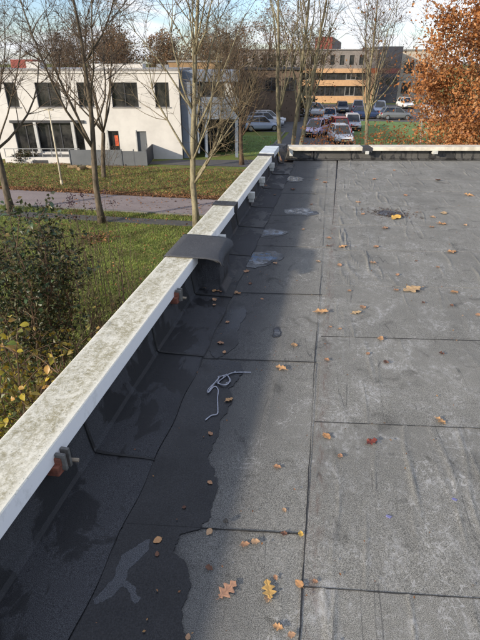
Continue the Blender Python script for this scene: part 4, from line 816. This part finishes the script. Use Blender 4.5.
# ---------------------------------------------------------------- cars
def car(loc, rz, pt, label, tall=0., L=4.1, Wd=1.72):
    root = empty('parked_car', loc, rz); tag(root, label, 'car', 'parked cars'); hw = Wd/2; H0 = .90+tall*.3; HR = 1.46+tall
    st = [(-L/2, .42, .72, .86), (-L/2+.12, .30, H0-.06, .95), (-L/2+.7, .26, H0+.03, 1.), (-.3, .24, H0, 1.), (.75, .24, H0-.03, 1.), (L/2-.55, .27, H0-.16, .98), (L/2-.12, .33, .66+tall*.1, .90), (L/2, .42, .58, .78)]
    V = []; 
    for x, zb, zt, wf in st:
        h = hw*wf; V += [(x, -h*.92, zb), (x, -h, zb+.12), (x, -h*1.01, (zb+zt)/2+.05), (x, -h*.95, zt-.03), (x, -h*.82, zt), (x, h*.82, zt), (x, h*.95, zt-.03), (x, h*1.01, (zb+zt)/2+.05), (x, h, zb+.12), (x, h*.92, zb)]
    F = [(i*10+q, i*10+(q+1) % 10, (i+1)*10+(q+1) % 10, (i+1)*10+q) for i in range(7) for q in range(10)]+[tuple(range(10))[::-1], tuple(70+q for q in range(10))]
    m = MB(); m.add(V, F); b = m.build('body', pt, root, smooth=False, recalc=True); bv = b.modifiers.new('b', 'BEVEL'); bv.width = .03; bv.segments = 2
    g = [(-L/2+.22, H0-.02, .84), (-L/2+.60, HR-.04, .70), (.25, HR-.02, .70), (.98, H0-.08, .84)]
    V = []
    for x, z, f in g: V += [(x, -hw*f, z), (x, hw*f, z)]
    m = MB(); m.add(V+[(-L/2+.3, -hw*.84, H0-.05), (-L/2+.3, hw*.84, H0-.05), (.9, -hw*.84, H0-.1), (.9, hw*.84, H0-.1)], [(0, 1, 3, 2), (2, 3, 5, 4), (4, 5, 7, 6), (0, 2, 4, 6), (1, 7, 5, 3)]); m.build('glasshouse', CGL, root, recalc=True)
    m = MB(); m.box(-L/2+.56, .30, -hw*.71, hw*.71, HR-.05, HR+.0); m.build('roof', pt, root, bevel=.02)
    m = MB()
    for s in (-1, 1):
        for a_, b_, w_ in (((.27, s*hw*.70, HR-.03), (.98, s*hw*.845, H0-.06), .035), ((-L/2+.58, s*hw*.70, HR-.04), (-L/2+.22, s*hw*.845, H0), .05), ((-.38, s*hw*.705, HR-.04), (-.36, s*hw*.852, H0-.02), .035)):
            MB().tube([a_, b_], w_, 5).build('pillar', pt, root)
    for sx in (-L*.31, L*.31):
        for s in (-1, 1):
            t = MB().tube([(sx, s*(hw-.19), .31), (sx, s*(hw+.01), .31)], .31, 16).build('wheel', TYRE, root); MB().tube([(sx, s*(hw+.005), .31), (sx, s*(hw+.022), .31)], .20, 12).build('rim', RIM, t)
    for s in (-1, 1):
        MB().box(L/2-.17, L/2-.015, s*hw*.58-.16, s*hw*.58+.16, .58, .70).build('headlight', LAMPW, root, bevel=.02)
        MB().box(-L/2-.005, -L/2+.08, s*hw*.68-.12, s*hw*.68+.12, .66, .86).build('tail_light', LAMPR, root, bevel=.01)
        MB().box(.72, .84, s*(hw+.09)-.07, s*(hw+.09)+.07, H0-.03, H0+.11).build('mirror', pt, root, bevel=.02)
    box('grille', BLACKP, root, L/2-.05, L/2+.012, -.42, .42, .44, .56); box('number_plate', PLATE, root, L/2+.012, L/2+.022, -.24, .24, .36, .43); box('number_plate', PLATE, root, -L/2-.02, -L/2-.006, -.24, .24, .5, .6)
    root.scale = (.86,)*3
    box('sill_trim', BLACKP, root, -L/2+.1, L/2-.1, -hw*.93, hw*.93, .19, .27)
    return root
WHT = paint('white_paint', (.78, .78, .78)); SIL = paint('silver_paint', (.50, .52, .56)); SBL = paint('silver_blue_paint', (.42, .48, .60)); RED = paint('red_paint', (.55, .02, .03)); BLK = paint('black_paint', (.02, .02, .022)); LIL = paint('lilac_paint', (.58, .50, .66)); NAV = paint('navy_paint', (.03, .05, .12)); GRY = paint('grey_paint', (.18, .19, .2))
car((.30, 40.8, .016), -1.55+.2, WHT, 'white car facing the roof in the gap between the russet shrubs', .05)
car((.25, 45.6, .016), -1.35, RED, 'red car directly behind the white one', .12)
car((-1.75, 44.6, .016), -1.9, LIL, 'lilac-silver car left of the red one', .05)
car((1.35, 49.5, .016), -1.5, SIL, 'silver car right of and behind the red one', .1)
car((-6.9, 47.0, .012), .35, SBL, 'silver-blue car parked nearest at the end of the lawn')
car((-6.9, 49.6, .012), .35, SIL, 'silver hatchback parked just behind the silver-blue car', .1)
car((-7.0, 52.3, .012), .4, WHT, 'white car third in the row by the lawn', .05)
car((-10.9, 55.5, .012), .2, WHT, 'white van-like car beside the end of the annexe', .45)
rows = [(-6.4, 66, BLK, 'black car in the far row, left end'), (-3.9, 66.5, GRY, 'grey car in the far row beside the black one'), (-2.6, 62, WHT, 'white car in the far row left of the olive stems'), (.4, 67, GRY, 'dark grey car in the far row before the offices'), (2.4, 69, SIL, 'silver car in the far row before the offices'), (4.9, 66, SBL, 'pale blue car in the far row before the offices'), (3.2, 60, NAV, 'navy car beyond the left end of the green lawn patch'),
        (8.9, 75, WHT, 'white car below the slate end of the offices'), (11.5, 70, SIL, 'silver car seen through the oak leaves'), (6.2, 59.5, GRY, 'grey car past the green lawn patch'), (10.5, 59, WHT, 'white car seen at the foot of the oak'), (14.6, 44, SIL, 'silver car at the right edge behind the oak'), (-.9, 56.5, SIL, 'silver car in the middle of the car park')]
for i, (x, y, p_, lb) in enumerate(rows): car((x, y, .012), [-1.4, -1.5, .2, -1.5, 1.6, -1.5, .15][i % 7]+.1*math.sin(i), p_, lb, .1*(i % 3))
